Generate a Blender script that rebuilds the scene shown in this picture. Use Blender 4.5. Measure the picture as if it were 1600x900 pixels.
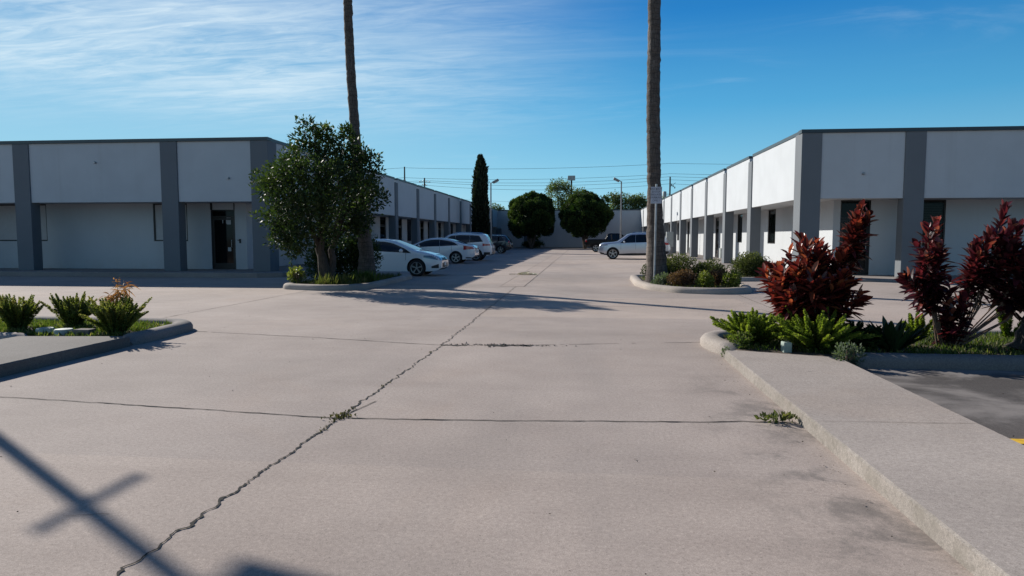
import bpy, math, random
import numpy as np
from mathutils import Vector, Matrix, Quaternion
from mathutils.bvhtree import BVHTree

for o in list(bpy.data.objects):
    bpy.data.objects.remove(o)
scene = bpy.context.scene
C = scene.collection
R = math.radians
rng = np.random.default_rng(7)
random.seed(7)

# ---------------------------------------------------------------- camera
cd = bpy.data.cameras.new('camera')
cd.sensor_width = 36.0
cd.lens = 1060.0 / 1600.0 * 36.0
cd.clip_start = 0.05
cd.clip_end = 3000.0
cam = bpy.data.objects.new('camera', cd)
C.objects.link(cam)
cam.location = (0, 0, 1.5)
cam.rotation_euler = (R(90 - 4.292), 0, R(6.0315))
scene.camera = cam

# ---------------------------------------------------------------- world, sun, exposure
SUN = Vector((-1.56, 1.10, 1.0)).normalized()
SUN_EL = math.asin(SUN.z)
SUN_AZ = math.atan2(SUN.x, SUN.y)           # clockwise from +Y
scene.view_settings.view_transform = 'Standard'
scene.view_settings.look = 'None'
scene.view_settings.exposure = 0.34
scene.view_settings.gamma = 1.0
scene.view_settings.use_curve_mapping = False


def build_world():
    w = bpy.data.worlds.new('World')
    scene.world = w
    w.use_nodes = True
    nt = w.node_tree
    nt.nodes.clear()
    N, L = nt.nodes.new, nt.links.new
    out = N('ShaderNodeOutputWorld')
    bg = N('ShaderNodeBackground')
    bg.inputs['Strength'].default_value = 0.06
    sky = N('ShaderNodeTexSky')
    sky.sky_type = 'NISHITA'
    sky.sun_disc = False
    sky.sun_elevation = SUN_EL
    sky.sun_rotation = SUN_AZ
    sky.altitude = 0
    sky.air_density = 1.0
    sky.dust_density = 0.3
    sky.ozone_density = 1.5
    hsv = N('ShaderNodeHueSaturation')
    hsv.inputs['Hue'].default_value = 0.5
    hsv.inputs['Saturation'].default_value = 1.3
    hsv.inputs['Value'].default_value = 1.0
    L(sky.outputs[0], hsv.inputs['Color'])
    # wispy cirrus, laid out on a high flat layer of air
    tc = N('ShaderNodeTexCoord')
    sep = N('ShaderNodeSeparateXYZ')
    L(tc.outputs['Generated'], sep.inputs[0])

    def m(op, a, b=None, c=None, clamp=False):
        n = N('ShaderNodeMath')
        n.operation = op
        n.use_clamp = clamp
        for i, v in enumerate((a, b, c)):
            if v is None:
                continue
            if isinstance(v, (int, float)):
                n.inputs[i].default_value = v
            else:
                L(v, n.inputs[i])
        return n.outputs[0]
    zz = m('MAXIMUM', sep.outputs[2], 0.0)
    den = m('ADD', zz, 0.10)
    px = m('DIVIDE', sep.outputs[0], den)
    py = m('DIVIDE', sep.outputs[1], den)
    comb = N('ShaderNodeCombineXYZ')
    L(px, comb.inputs[0])
    L(py, comb.inputs[1])
    rot = N('ShaderNodeMapping')
    rot.inputs['Rotation'].default_value = (0, 0, R(24))
    rot.inputs['Scale'].default_value = (0.55, 1.7, 1.0)
    L(comb.outputs[0], rot.inputs[0])

    def noise(scale, detail, rough, dist, src, lac=2.0):
        n = N('ShaderNodeTexNoise')
        n.inputs['Scale'].default_value = scale
        n.inputs['Detail'].default_value = detail
        n.inputs['Roughness'].default_value = rough
        n.inputs['Distortion'].default_value = dist
        n.inputs['Lacunarity'].default_value = lac
        L(src, n.inputs['Vector'])
        return n.outputs['Fac']
    fine = noise(1.5, 9.0, 0.62, 0.7, rot.outputs[0])
    streak = N('ShaderNodeMapping')
    streak.inputs['Rotation'].default_value = (0, 0, R(15))
    streak.inputs['Scale'].default_value = (0.9, 3.6, 1.0)
    L(comb.outputs[0], streak.inputs[0])
    fib = noise(3.4, 8.0, 0.66, 0.9, streak.outputs[0])
    broad = noise(0.42, 3.0, 0.5, 0.2, comb.outputs[0])

    def ramp(v, a, b):
        r = N('ShaderNodeMapRange')
        r.interpolation_type = 'SMOOTHSTEP'
        r.inputs['From Min'].default_value = a
        r.inputs['From Max'].default_value = b
        L(v, r.inputs['Value'])
        return r.outputs['Result']
    def ramp_lin(v, a, b):
        r = N('ShaderNodeMapRange')
        r.inputs['From Min'].default_value = a
        r.inputs['From Max'].default_value = b
        L(v, r.inputs['Value'])
        return r.outputs['Result']
    # azimuth weight: the cirrus sheet lies towards the sun (left)
    az = m('ARCTAN2', sep.outputs[0], sep.outputs[1])
    left = ramp(m('MULTIPLY', az, -1.0), R(-8), R(30))
    f1 = ramp(fine, 0.22, 0.74)
    f2 = ramp(fib, 0.25, 0.80)
    tex = m('MULTIPLY', m('ADD', m('MULTIPLY', f1, 0.50), m('MULTIPLY', f2, 0.56)), ramp(broad, 0.15, 0.55))
    lo = m('MULTIPLY', ramp(sep.outputs[2], 0.11, 0.22), ramp(sep.outputs[2], 0.62, 0.36))
    sheet = m('MULTIPLY', m('MULTIPLY', tex, left), lo)
    # faint veils elsewhere
    veil = m('MULTIPLY', m('MULTIPLY', ramp(fine, 0.50, 0.80), ramp(broad, 0.46, 0.64)), 0.22)
    tot = m('ADD', m('MULTIPLY', sheet, .95), veil, clamp=True)
    mix = N('ShaderNodeMix')
    mix.data_type = 'RGBA'
    mix.blend_type = 'MIX'
    L(tot, mix.inputs['Factor'])
    mix.inputs['B'].default_value = (10.2, 12.0, 13.0, 1)
    L(mix.outputs['Result'], bg.inputs['Color'])
    # the deep polarised blue of this sky, height by height, over the physical sky
    gr = N('ShaderNodeValToRGB')
    L(ramp_lin(sep.outputs[2], 0.0, 0.60), gr.inputs[0])
    stops = [(0.0, (.36, .62, .72)), (.13, (.21, .50, .67)), (.30, (.075, .335, .595)), (.5, (.018, .185, .485)), (.65, (.010, .12, .37)), (1.0, (.016, .065, .20))]
    while len(gr.color_ramp.elements) < len(stops):
        gr.color_ramp.elements.new(.5)
    for e, (p, c) in zip(gr.color_ramp.elements, stops):
        e.position = p
        e.color = (*c, 1)
    sc = N('ShaderNodeMix')
    sc.data_type = 'RGBA'
    sc.blend_type = 'MULTIPLY'
    sc.inputs['Factor'].default_value = 1.0
    k = 1.0 / bg.inputs['Strength'].default_value
    sc.inputs['B'].default_value = (k, k, k, 1)
    L(gr.outputs[0], sc.inputs['A'])
    gm = N('ShaderNodeMix')
    gm.data_type = 'RGBA'
    gm.inputs['Factor'].default_value = 0.95
    L(hsv.outputs[0], gm.inputs['A'])
    L(sc.outputs['Result'], gm.inputs['B'])
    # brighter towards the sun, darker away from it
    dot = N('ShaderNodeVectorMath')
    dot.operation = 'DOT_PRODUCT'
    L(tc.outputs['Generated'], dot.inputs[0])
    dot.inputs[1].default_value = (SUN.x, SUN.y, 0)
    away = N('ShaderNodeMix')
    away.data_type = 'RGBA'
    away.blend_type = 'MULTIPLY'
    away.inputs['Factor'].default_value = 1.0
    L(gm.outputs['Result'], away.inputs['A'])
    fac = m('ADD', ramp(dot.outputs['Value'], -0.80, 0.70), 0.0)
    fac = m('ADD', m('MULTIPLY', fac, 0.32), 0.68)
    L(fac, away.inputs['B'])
    near_ = N('ShaderNodeMix')
    near_.data_type = 'RGBA'
    L(m('MULTIPLY', m('MULTIPLY', left, 0.42), ramp(sep.outputs[2], 0.55, 0.1)), near_.inputs['Factor'])
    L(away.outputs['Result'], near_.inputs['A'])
    near_.inputs['B'].default_value = (.36 * k, .58 * k, .68 * k, 1)
    L(near_.outputs['Result'], mix.inputs['A'])
    L(bg.outputs[0], out.inputs['Surface'])


build_world()
sl = bpy.data.lights.new('sun', 'SUN')
sl.energy = 5.0
sl.angle = R(0.53)
sl.color = (1.0, 0.945, 0.87)
so = bpy.data.objects.new('sun', sl)
C.objects.link(so)
so.rotation_euler = SUN.to_track_quat('Z', 'Y').to_euler()
so.location = (-30, 20, 30)

# ---------------------------------------------------------------- materials
MATS = {}


class NT:
    def __init__(self, name):
        self.mat = bpy.data.materials.new(name)
        self.mat.use_nodes = True
        self.nt = self.mat.node_tree
        self.b = self.nt.nodes['Principled BSDF']
        self.out = self.nt.nodes['Material Output']
        self.tc = None

    def n(self, t, **kw):
        x = self.nt.nodes.new(t)
        for k, v in kw.items():
            if hasattr(x, k) and k not in x.inputs:
                setattr(x, k, v)
            else:
                x.inputs[k].default_value = v
        return x

    def l(self, a, b):
        self.nt.links.new(a, b)

    def pos(self):
        if self.tc is None:
            self.tc = self.n('ShaderNodeNewGeometry').outputs['Position']
        return self.tc

    def objco(self):
        return self.n('ShaderNodeTexCoord').outputs['Object']

    def noise(self, scale, detail=4.0, rough=0.55, src=None, dist=0.0, sc=None):
        src = src or self.pos()
        if sc:
            mp = self.n('ShaderNodeMapping')
            mp.inputs['Scale'].default_value = sc
            self.l(src, mp.inputs[0])
            src = mp.outputs[0]
        x = self.n('ShaderNodeTexNoise')
        x.inputs['Scale'].default_value = scale
        x.inputs['Detail'].default_value = detail
        x.inputs['Roughness'].default_value = rough
        x.inputs['Distortion'].default_value = dist
        self.l(src, x.inputs['Vector'])
        return x.outputs['Fac']

    def ramp(self, v, a, b, c=0.0, d=1.0, smooth=True):
        r = self.n('ShaderNodeMapRange')
        r.interpolation_type = 'SMOOTHSTEP' if smooth else 'LINEAR'
        for k, val in zip(('From Min', 'From Max', 'To Min', 'To Max'), (a, b, c, d)):
            r.inputs[k].default_value = val
        self.l(v, r.inputs['Value'])
        return r.outputs['Result']

    def math(self, op, a, b=None, clamp=False):
        x = self.n('ShaderNodeMath')
        x.operation = op
        x.use_clamp = clamp
        for i, v in enumerate((a, b)):
            if v is None:
                continue
            if isinstance(v, (int, float)):
                x.inputs[i].default_value = v
            else:
                self.l(v, x.inputs[i])
        return x.outputs[0]

    def mix(self, f, a, b, blend='MIX'):
        x = self.n('ShaderNodeMix')
        x.data_type = 'RGBA'
        x.blend_type = blend
        for k, v in (('Factor', f), ('A', a), ('B', b)):
            if isinstance(v, (int, float)):
                x.inputs[k].default_value = v
            elif isinstance(v, tuple):
                x.inputs[k].default_value = (*v, 1)
            else:
                self.l(v, x.inputs[k])
        return x.outputs['Result']

    def bump(self, h, strength, dist):
        x = self.n('ShaderNodeBump')
        x.inputs['Strength'].default_value = strength
        x.inputs['Distance'].default_value = dist
        self.l(h, x.inputs['Height'])
        self.l(x.outputs[0], self.b.inputs['Normal'])

    def col(self, c):
        if isinstance(c, tuple):
            self.b.inputs['Base Color'].default_value = (*c, 1)
        else:
            self.l(c, self.b.inputs['Base Color'])

    def set(self, **kw):
        for k, v in kw.items():
            self.b.inputs[k.replace('_', ' ')].default_value = v
        return self


def simple(name, col, rough=0.6, metal=0.0, var=0.0, vscale=6.0, bump=0.0, bscale=60.0, coat=0.0, spec=0.5):
    if name in MATS:
        return MATS[name]
    t = NT(name)
    t.set(Roughness=rough, Metallic=metal)
    t.b.inputs['Coat Weight'].default_value = coat
    t.b.inputs['Coat Roughness'].default_value = 0.04
    t.b.inputs['Specular IOR Level'].default_value = spec
    if var > 0:
        f = t.ramp(t.noise(vscale, 5.0), 0.3, 0.7)
        lo = tuple(c * (1 - var) for c in col)
        hi = tuple(min(1, c * (1 + var)) for c in col)
        t.col(t.mix(f, lo, hi))
    else:
        t.col(col)
    if bump > 0:
        t.bump(t.noise(bscale, 4.0), bump, 0.01)
    MATS[name] = t.mat
    return t.mat


def concrete(name, base, stain=0.25, slabs=False, dirt_near_kerb=False, spots=1.0, warm=0.0, blotch=None, pits=False):
    t = NT(name)
    t.set(Roughness=0.9)
    t.b.inputs['Specular IOR Level'].default_value = 0.25
    p = t.pos()
    big = t.ramp(t.noise(0.22, 5.0, 0.6, dist=0.4), 0.30, 0.72)
    mid = t.ramp(t.noise(1.3, 6.0, 0.65), 0.28, 0.75)
    fine = t.noise(38.0, 3.0, 0.7)
    grit = t.noise(170.0, 2.0, 0.8)
    streak = t.ramp(t.noise(0.9, 5.0, 0.6, sc=(0.25, 2.6, 1)), 0.45, 0.75)
    b = base
    c = t.mix(big, tuple(x * (1 - stain * .55) for x in b), tuple(x * (1 + stain * .18) for x in b))
    c = t.mix(t.math('MULTIPLY', mid, 0.75), c, t.mix(1.0, c, (0.86, 0.85, 0.85), 'MULTIPLY'))
    c = t.mix(t.math('MULTIPLY', streak, 0.30), c, t.mix(1.0, c, (0.78, 0.77, 0.77), 'MULTIPLY'))
    # warm rusty patches
    rust = t.ramp(t.noise(0.55, 4.0, 0.55, sc=(1, 1, 1), dist=0.8), 0.52, 0.74)
    c = t.mix(t.math('MULTIPLY', rust, 0.28 + warm), c, t.mix(1.0, c, (1.03, 0.94, 0.86), 'MULTIPLY'))
    # aggregate and grit
    c = t.mix(0.75, c, t.mix(1.0, c, t.mix(t.ramp(fine, 0.25, 0.75), (0.80, 0.80, 0.80), (1.16, 1.16, 1.16)), 'MULTIPLY'))
    c = t.mix(0.75, c, t.mix(1.0, c, t.mix(t.ramp(grit, 0.25, 0.75), (0.60, 0.60, 0.61), (1.34, 1.33, 1.32)), 'MULTIPLY'))
    # pale and dark aggregate grains showing at the worn surface
    vg = t.n('ShaderNodeTexVoronoi')
    vg.inputs['Scale'].default_value = 75.0
    t.l(p, vg.inputs['Vector'])
    sg = t.n('ShaderNodeSeparateXYZ')
    t.l(vg.outputs['Color'], sg.inputs[0])
    gmask = t.math('MULTIPLY', t.math('LESS_THAN', vg.outputs['Distance'], 0.42), t.math('GREATER_THAN', sg.outputs[0], 0.62))
    c = t.mix(t.math('MULTIPLY', gmask, 0.55), c, t.mix(1.0, c, t.mix(sg.outputs[1], (0.55, 0.54, 0.54), (1.38, 1.36, 1.33)), 'MULTIPLY'))
    # small dark spots (gum, oil drips)
    v = t.n('ShaderNodeTexVoronoi')
    v.inputs['Scale'].default_value = 1.7
    v.inputs['Randomness'].default_value = 1.0
    t.l(p, v.inputs['Vector'])
    sz = t.n('ShaderNodeSeparateXYZ')
    t.l(v.outputs['Color'], sz.inputs[0])
    thr = t.math('MULTIPLY', t.math('POWER', sz.outputs[0], 3.0), 0.05)
    sp = t.math('LESS_THAN', v.outputs['Distance'], thr)
    c = t.mix(t.math('MULTIPLY', sp, 0.62 * spots), c, (0.07, 0.065, 0.06))
    if blotch:
        bl = t.ramp(t.noise(0.75, 6.0, 0.62, dist=.6), 0.44, 0.60)
        c = t.mix(t.math('MULTIPLY', bl, .85), c, blotch)
    if pits:
        pn = t.ramp(t.noise(16.0, 5.0, 0.7), 0.50, 0.64)
        c = t.mix(t.math('MULTIPLY', pn, .42), c, (0.13, 0.118, 0.10))
        pn2 = t.ramp(t.noise(3.0, 5.0, 0.7), 0.45, 0.66)
        c = t.mix(t.math('MULTIPLY', pn2, .45), c, (0.15, 0.135, 0.11))
    if slabs:
        s = t.n('ShaderNodeSeparateXYZ')
        t.l(p, s.inputs[0])
        ix = t.math('FLOOR', t.math('DIVIDE', t.math('ADD', s.outputs[0], 2.03 + 57.0), 5.7))
        iy = t.math('FLOOR', t.math('DIVIDE', t.math('ADD', s.outputs[1], 60.0 - 5.45), 4.2))
        cmb = t.n('ShaderNodeCombineXYZ')
        t.l(ix, cmb.inputs[0])
        t.l(iy, cmb.inputs[1])
        wn = t.n('ShaderNodeTexWhiteNoise')
        t.l(cmb.outputs[0], wn.inputs['Vector'])
        c = t.mix(1.0, c, t.mix(wn.outputs['Value'], (0.89, 0.90, 0.92), (1.07, 1.05, 1.03)), 'MULTIPLY')
    if dirt_near_kerb:
        s = t.n('ShaderNodeSeparateXYZ')
        t.l(p, s.inputs[0])
        a = t.ramp(s.outputs[0], 0.75, 1.55)
        a = t.math('MULTIPLY', a, t.ramp(s.outputs[1], 9.0, 5.2))
        a = t.math('MULTIPLY', a, t.ramp(t.noise(2.1, 6.0, 0.7, dist=0.5), 0.44, 0.66))
        c = t.mix(t.math('MULTIPLY', a, 0.62), c, (0.095, 0.088, 0.08))
        # tyre-darkened band along the lane
        a2 = t.math('MULTIPLY', t.ramp(t.math('ABSOLUTE', t.math('ADD', s.outputs[0], 0.2)), 1.3, 0.2),
                    t.ramp(t.noise(0.8, 5.0, 0.6, sc=(1.2, .25, 1)), 0.35, 0.7))
        c = t.mix(t.math('MULTIPLY', a2, 0.22), c, (0.2, 0.19, 0.18))
    t.col(c)
    h = t.math('ADD', t.math('MULTIPLY', fine, 0.15), t.math('MULTIPLY', grit, 0.85))
    t.bump(h, 0.30, 0.004)
    MATS[name] = t.mat
    return t.mat


def stucco(name, col, dirt=0.0):
    t = NT(name)
    t.set(Roughness=0.85)
    t.b.inputs['Specular IOR Level'].default_value = 0.25
    f = t.ramp(t.noise(0.8, 5.0, 0.6), 0.3, 0.7)
    c = t.mix(f, tuple(x * .95 for x in col), tuple(min(1, x * 1.02) for x in col))
    if dirt:
        g = t.n('ShaderNodeSeparateXYZ')
        t.l(t.pos(), g.inputs[0])
        run = t.ramp(t.noise(1.0, 5.0, 0.6, sc=(3.0, 3.0, 0.12)), 0.52, 0.78)
        c = t.mix(t.math('MULTIPLY', run, dirt * .7), c, t.mix(1.0, c, (0.76, 0.74, 0.71), 'MULTIPLY'))
        base = t.math('MULTIPLY', t.ramp(g.outputs[2], 0.75, 0.05), t.ramp(t.noise(2.5, 5.0, 0.7), 0.35, 0.7))
        c = t.mix(t.math('MULTIPLY', base, dirt), c, (0.36, 0.32, 0.28))
        sc = t.ramp(t.noise(2.2, 3.0, 0.5, sc=(1, 1, 2.5)), 0.68, 0.74)
        c = t.mix(t.math('MULTIPLY', sc, dirt * 0.35), c, t.mix(1.0, c, (0.8, 0.8, 0.8), 'MULTIPLY'))
    t.col(c)
    t.bump(t.noise(55.0, 4.0, 0.6), 0.18, 0.01)
    MATS[name] = t.mat
    return t.mat


def foliage(name, cols, trans=0.35, rough=0.5, spec=0.5, tcol=None):
    """cols: list of (pos, rgb) along the per-leaf random attribute."""
    t = NT(name)
    t.set(Roughness=rough)
    t.b.inputs['Specular IOR Level'].default_value = spec
    a = t.n('ShaderNodeAttribute')
    a.attribute_name = 'rnd'
    r = t.n('ShaderNodeValToRGB')
    while len(r.color_ramp.elements) < len(cols):
        r.color_ramp.elements.new(0.5)
    for e, (p, c) in zip(r.color_ramp.elements, cols):
        e.position = p
        e.color = (*c, 1)
    t.l(a.outputs['Fac'], r.inputs[0])
    c = r.outputs[0]
    t.l(c, t.b.inputs['Base Color'])
    tr = t.n('ShaderNodeBsdfTranslucent')
    t.l(t.mix(1.0, c, tcol or (1.7, 1.9, 0.9), 'MULTIPLY'), tr.inputs['Color'])
    ms = t.n('ShaderNodeMixShader')
    ms.inputs[0].default_value = trans
    t.l(t.b.outputs[0], ms.inputs[1])
    t.l(tr.outputs[0], ms.inputs[2])
    t.l(ms.outputs[0], t.out.inputs['Surface'])
    MATS[name] = t.mat
    return t.mat


M_LOT = concrete('lot_concrete', (0.445, 0.375, 0.325), 0.36, slabs=True, dirt_near_kerb=True)
M_PATCH = concrete('patch_concrete', (0.425, 0.353, 0.305), 0.3)
M_WALK = concrete('walk_concrete', (0.43, 0.375, 0.330), 0.34, spots=.6)
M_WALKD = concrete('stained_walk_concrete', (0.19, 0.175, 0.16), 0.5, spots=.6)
M_BAY = concrete('stained_bay_concrete', (0.135, 0.122, 0.114), .7, blotch=(0.235, 0.212, 0.195))
M_EDGE = concrete('chipped_edge_concrete', (0.31, 0.28, 0.25), .4, pits=True)
M_KERB = concrete('kerb_concrete', (0.43, 0.38, 0.335), 0.5, spots=.4)
M_KERBD = concrete('old_kerb_concrete', (0.26, 0.24, 0.225), 0.6, spots=.4)
M_SIDE = concrete('side_concrete', (0.30, 0.27, 0.25), 0.3, spots=.4, warm=.2)
M_WALL = stucco('white_stucco', (0.49, 0.512, 0.53), 0.35)
M_FASCIA = stucco('white_fascia', (0.495, 0.52, 0.54), 0.36)
M_GREY = stucco('grey_stucco', (0.155, 0.17, 0.185), 0.0)
M_COPING = simple('coping_metal', (0.05, 0.068, 0.078), 0.45, 0.3)
M_ROOF = simple('roof_felt', (0.35, 0.35, 0.34), 0.9, var=.15)
M_FRAME = simple('bronze_frame', (0.018, 0.017, 0.017), 0.4, 0.2)
M_TRIM = simple('black_trim', (0.012, 0.012, 0.013), 0.5)
M_GLASS = simple('dark_glass', (0.006, 0.007, 0.008), 0.06, 0.0, spec=0.18)
def clear_glass():
    t = NT('clear_glass')
    t.set(Roughness=0.04)
    t.b.inputs['Specular IOR Level'].default_value = 0.4
    t.col((0.008, 0.009, 0.010))
    tr = t.n('ShaderNodeBsdfTransparent')
    tr.inputs['Color'].default_value = (.62, .68, .68, 1)
    ms = t.n('ShaderNodeMixShader')
    ms.inputs[0].default_value = .62
    t.l(t.b.outputs[0], ms.inputs[1])
    t.l(tr.outputs[0], ms.inputs[2])
    t.l(ms.outputs[0], t.out.inputs['Surface'])
    return t.mat


M_CLEAR = clear_glass()
M_BLIND = simple('blind_slat', (0.30, 0.30, 0.29), 0.6)
M_CRACK = simple('crack_dirt', (0.016, 0.014, 0.011), 1.0, var=.4, vscale=20)
M_SOIL = simple('soil', (0.07, 0.05, 0.035), 1.0, var=.4, vscale=5, bump=.8, bscale=25)
M_EARTH = simple('earth', (0.20, 0.17, 0.12), 1.0, var=.3, vscale=.3)
M_YELLOW = simple('yellow_paint', (0.70, 0.42, 0.03), 0.7, var=.25, vscale=12)
M_STEEL = simple('galvanised_steel', (0.36, 0.37, 0.38), 0.45, 0.7, var=.15, vscale=9)
M_LAMPM = simple('lamp_metal', (0.22, 0.22, 0.22), 0.5, 0.3, var=.15)
M_LENS = simple('lamp_lens', (0.55, 0.56, 0.55), 0.25)
M_WOOD = simple('weathered_pole_wood', (0.045, 0.038, 0.032), 0.9, var=.3, vscale=4)
M_WIRE = simple('wire', (0.035, 0.037, 0.04), 0.6)
M_CABINET = simple('cabinet_paint', (0.34, 0.37, 0.36), 0.55, var=.1)
M_SIGN = simple('sign_face', (0.42, 0.44, 0.50), 0.6, var=.08, vscale=12)
M_SIGNTXT = simple('sign_ink', (0.075, 0.075, 0.11), 0.7)
M_PAPER = simple('paper', (0.45, 0.46, 0.46), 0.8)
M_PALE = simple('pale_plastic', (0.30, 0.36, 0.32), 0.6, var=.15, vscale=14)
M_TYRE = simple('tyre_rubber', (0.014, 0.014, 0.015), 0.85)
M_ARCH = simple('wheel_well', (0.008, 0.008, 0.009), 0.9)
M_RIM = simple('rim_alloy', (0.46, 0.47, 0.48), 0.32, 0.75)
M_RIMD = simple('rim_backing', (0.012, 0.012, 0.013), 0.6)
M_CARGLASS = simple('car_glass', (0.006, 0.007, 0.009), 0.03, spec=0.55)
M_WSHIELD = simple('windscreen_glass', (0.02, 0.03, 0.04), 0.02, spec=1.0)
M_BLACKP = simple('black_plastic', (0.014, 0.014, 0.015), 0.5)
M_SEAM = simple('panel_seam', (0.03, 0.03, 0.033), 0.8)
M_TAIL = simple('tail_lens', (0.42, 0.012, 0.015), 0.12, coat=1.0)
M_HEAD = simple('head_lens', (0.20, 0.21, 0.22), 0.08, coat=1.0, metal=.4)
M_CHROME = simple('chrome', (0.65, 0.66, 0.67), 0.12, 1.0)
M_PLATE = simple('plate', (0.62, 0.63, 0.64), 0.5)
M_WHITEP = simple('white_paint', (0.74, 0.75, 0.76), 0.22, coat=1.0)
M_SILVER = simple('silver_paint', (0.50, 0.54, 0.60), 0.28, 0.65, coat=1.0)
M_NAVY = simple('dark_blue_paint', (0.020, 0.024, 0.034), 0.25, 0.3, coat=1.0)
M_BLACK = simple('black_paint', (0.005, 0.005, 0.006), 0.5, 0.0, coat=.1, spec=.2)


def bark_palm():
    t = NT('palm_bark')
    t.set(Roughness=0.95)
    rings = t.noise(1.0, 4.0, 0.6, sc=(1.2, 1.2, 9.0))
    fib = t.noise(9.0, 5.0, 0.7, sc=(3, 3, .6))
    c = t.mix(t.ramp(fib, 0.3, 0.7), (0.055, 0.044, 0.037), (0.135, 0.11, 0.094))
    sz = t.n('ShaderNodeSeparateXYZ')
    t.l(t.pos(), sz.inputs[0])
    wob = t.math('ADD', t.math('MULTIPLY', sz.outputs[2], 7.5), t.math('MULTIPLY', t.noise(1.3, 3.0), 3.0))
    scar = t.ramp(t.math('ABSOLUTE', t.math('SUBTRACT', t.math('FRACT', wob), .5)), 0.10, 0.02)
    c = t.mix(t.math('MULTIPLY', scar, .65), c, (0.03, 0.023, 0.019))
    c = t.mix(t.math('MULTIPLY', t.ramp(rings, 0.5, 0.72), .6), c, (0.045, 0.034, 0.029))
    # places where the old bark peeled off, paler
    peel = t.ramp(t.noise(1.5, 5.0, 0.6, sc=(2.0, 2.0, .55)), 0.58, 0.66)
    c = t.mix(t.math('MULTIPLY', peel, .55), c, (0.22, 0.185, 0.16))
    t.col(c)
    t.bump(t.math('ADD', fib, rings), 0.9, 0.03)
    return t.mat


def bark_tree():
    t = NT('tree_bark')
    t.set(Roughness=0.95)
    f = t.noise(7.0, 6.0, 0.7, sc=(3, 3, .7))
    t.col(t.mix(t.ramp(f, 0.3, 0.7), (0.028, 0.022, 0.018), (0.09, 0.074, 0.061)))
    t.bump(f, 0.8, 0.03)
    return t.mat


M_PALM = bark_palm()
M_BARK = bark_tree()
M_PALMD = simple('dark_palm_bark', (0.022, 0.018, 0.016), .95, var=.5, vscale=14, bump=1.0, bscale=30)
M_TREE = foliage('broadleaf_leaves', [(0, (0.016, 0.028, 0.009)), (.55, (0.032, 0.055, 0.014)), (.85, (0.055, 0.08, 0.018)), (1, (0.10, 0.125, 0.03))], .30, .55, .3)
M_CYP = foliage('cypress_foliage', [(0, (0.008, 0.014, 0.007)), (.8, (0.020, 0.030, 0.012)), (1, (0.07, 0.055, 0.03))], .15, .7, .3)
M_JUN = foliage('juniper_foliage', [(0, (0.010, 0.024, 0.007)), (.5, (0.032, 0.058, 0.013)), (1, (0.12, 0.155, 0.033))], .2, .7, .3)
M_FAR = foliage('far_leaves', [(0, (0.05, 0.075, 0.028)), (.6, (0.09, 0.125, 0.045)), (1, (0.15, 0.17, 0.07))], .35, .6, .4)
M_FERN = foliage('foxtail_fern', [(0, (0.035, 0.06, 0.012)), (.5, (0.11, 0.155, 0.024)), (1, (0.30, 0.335, 0.06))], .4, .5, .3)
M_FERNG = foliage('foxtail_fern_dusty', [(0, (0.055, 0.07, 0.018)), (.42, (0.14, 0.17, 0.042)), (.75, (0.22, 0.225, 0.07)), (1, (0.36, 0.29, 0.16))], .35, .55, .3)
M_DKFERN = foliage('sago_leaves', [(0, (0.010, 0.024, 0.009)), (.7, (0.022, 0.044, 0.014)), (1, (0.05, 0.085, 0.02))], .2, .4, .5)
M_TI = foliage('ti_leaves', [(0, (0.022, 0.007, 0.009)), (.35, (0.060, 0.014, 0.014)), (.6, (0.125, 0.020, 0.019)), (.82, (0.20, 0.042, 0.024)), (1, (0.30, 0.10, 0.045))], .36, .33, .5, (1.7, 1.25, 1.0))
M_TI2 = foliage('dark_ti_leaves', [(0, (0.016, 0.006, 0.009)), (.4, (0.042, 0.011, 0.015)), (.65, (0.115, 0.020, 0.030)), (.85, (0.18, 0.036, 0.036)), (1, (0.30, 0.10, 0.06))], .34, .30, .6, (1.7, 1.25, 1.1))
M_SHRUB = foliage('shrub_leaves', [(0, (0.028, 0.04, 0.014)), (.6, (0.065, 0.08, 0.026)), (1, (0.13, 0.135, 0.045))], .3, .65, .2)
M_SHRUBY = foliage('yellow_green_leaves', [(0, (0.07, 0.09, 0.018)), (.6, (0.14, 0.165, 0.03)), (1, (0.24, 0.23, 0.06))], .35, .5, .4)
M_SHRUBR = foliage('russet_leaves', [(0, (0.05, 0.03, 0.018)), (.6, (0.12, 0.065, 0.04)), (1, (0.20, 0.11, 0.07))], .3, .6, .3)
M_SHRUBG = foliage('grey_green_leaves', [(0, (0.06, 0.08, 0.055)), (.6, (0.11, 0.14, 0.09)), (1, (0.17, 0.20, 0.13))], .3, .6, .3)
M_GRASS = foliage('grass_blades', [(0, (0.035, 0.06, 0.012)), (.55, (0.07, 0.10, 0.022)), (.8, (0.12, 0.135, 0.04)), (1, (0.22, 0.18, 0.09))], .4, .6, .3)
M_WEED = foliage('weed_leaves', [(0, (0.05, 0.07, 0.02)), (.6, (0.10, 0.11, 0.035)), (1, (0.18, 0.15, 0.07))], .35, .6, .3)
M_MOSS = foliage('joint_moss', [(0, (0.03, 0.032, 0.014)), (.6, (0.075, 0.07, 0.03)), (1, (0.14, 0.115, 0.055))], .25, .8, .2)
M_DRY = foliage('dry_stalk', [(0, (0.22, 0.10, 0.03)), (.6, (0.42, 0.22, 0.07)), (1, (0.50, 0.34, 0.16))], .35, .7, .3, (1.3, 1.1, .8))
M_STRAW = foliage('dry_frond', [(0, (0.26, 0.22, 0.13)), (.5, (0.50, 0.46, 0.34)), (1, (0.72, 0.68, 0.56))], .2, .8, .3, (1, 1, .9))
M_STEM = simple('plant_stem', (0.13, 0.085, 0.06), 0.9, var=.3, vscale=20)


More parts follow.
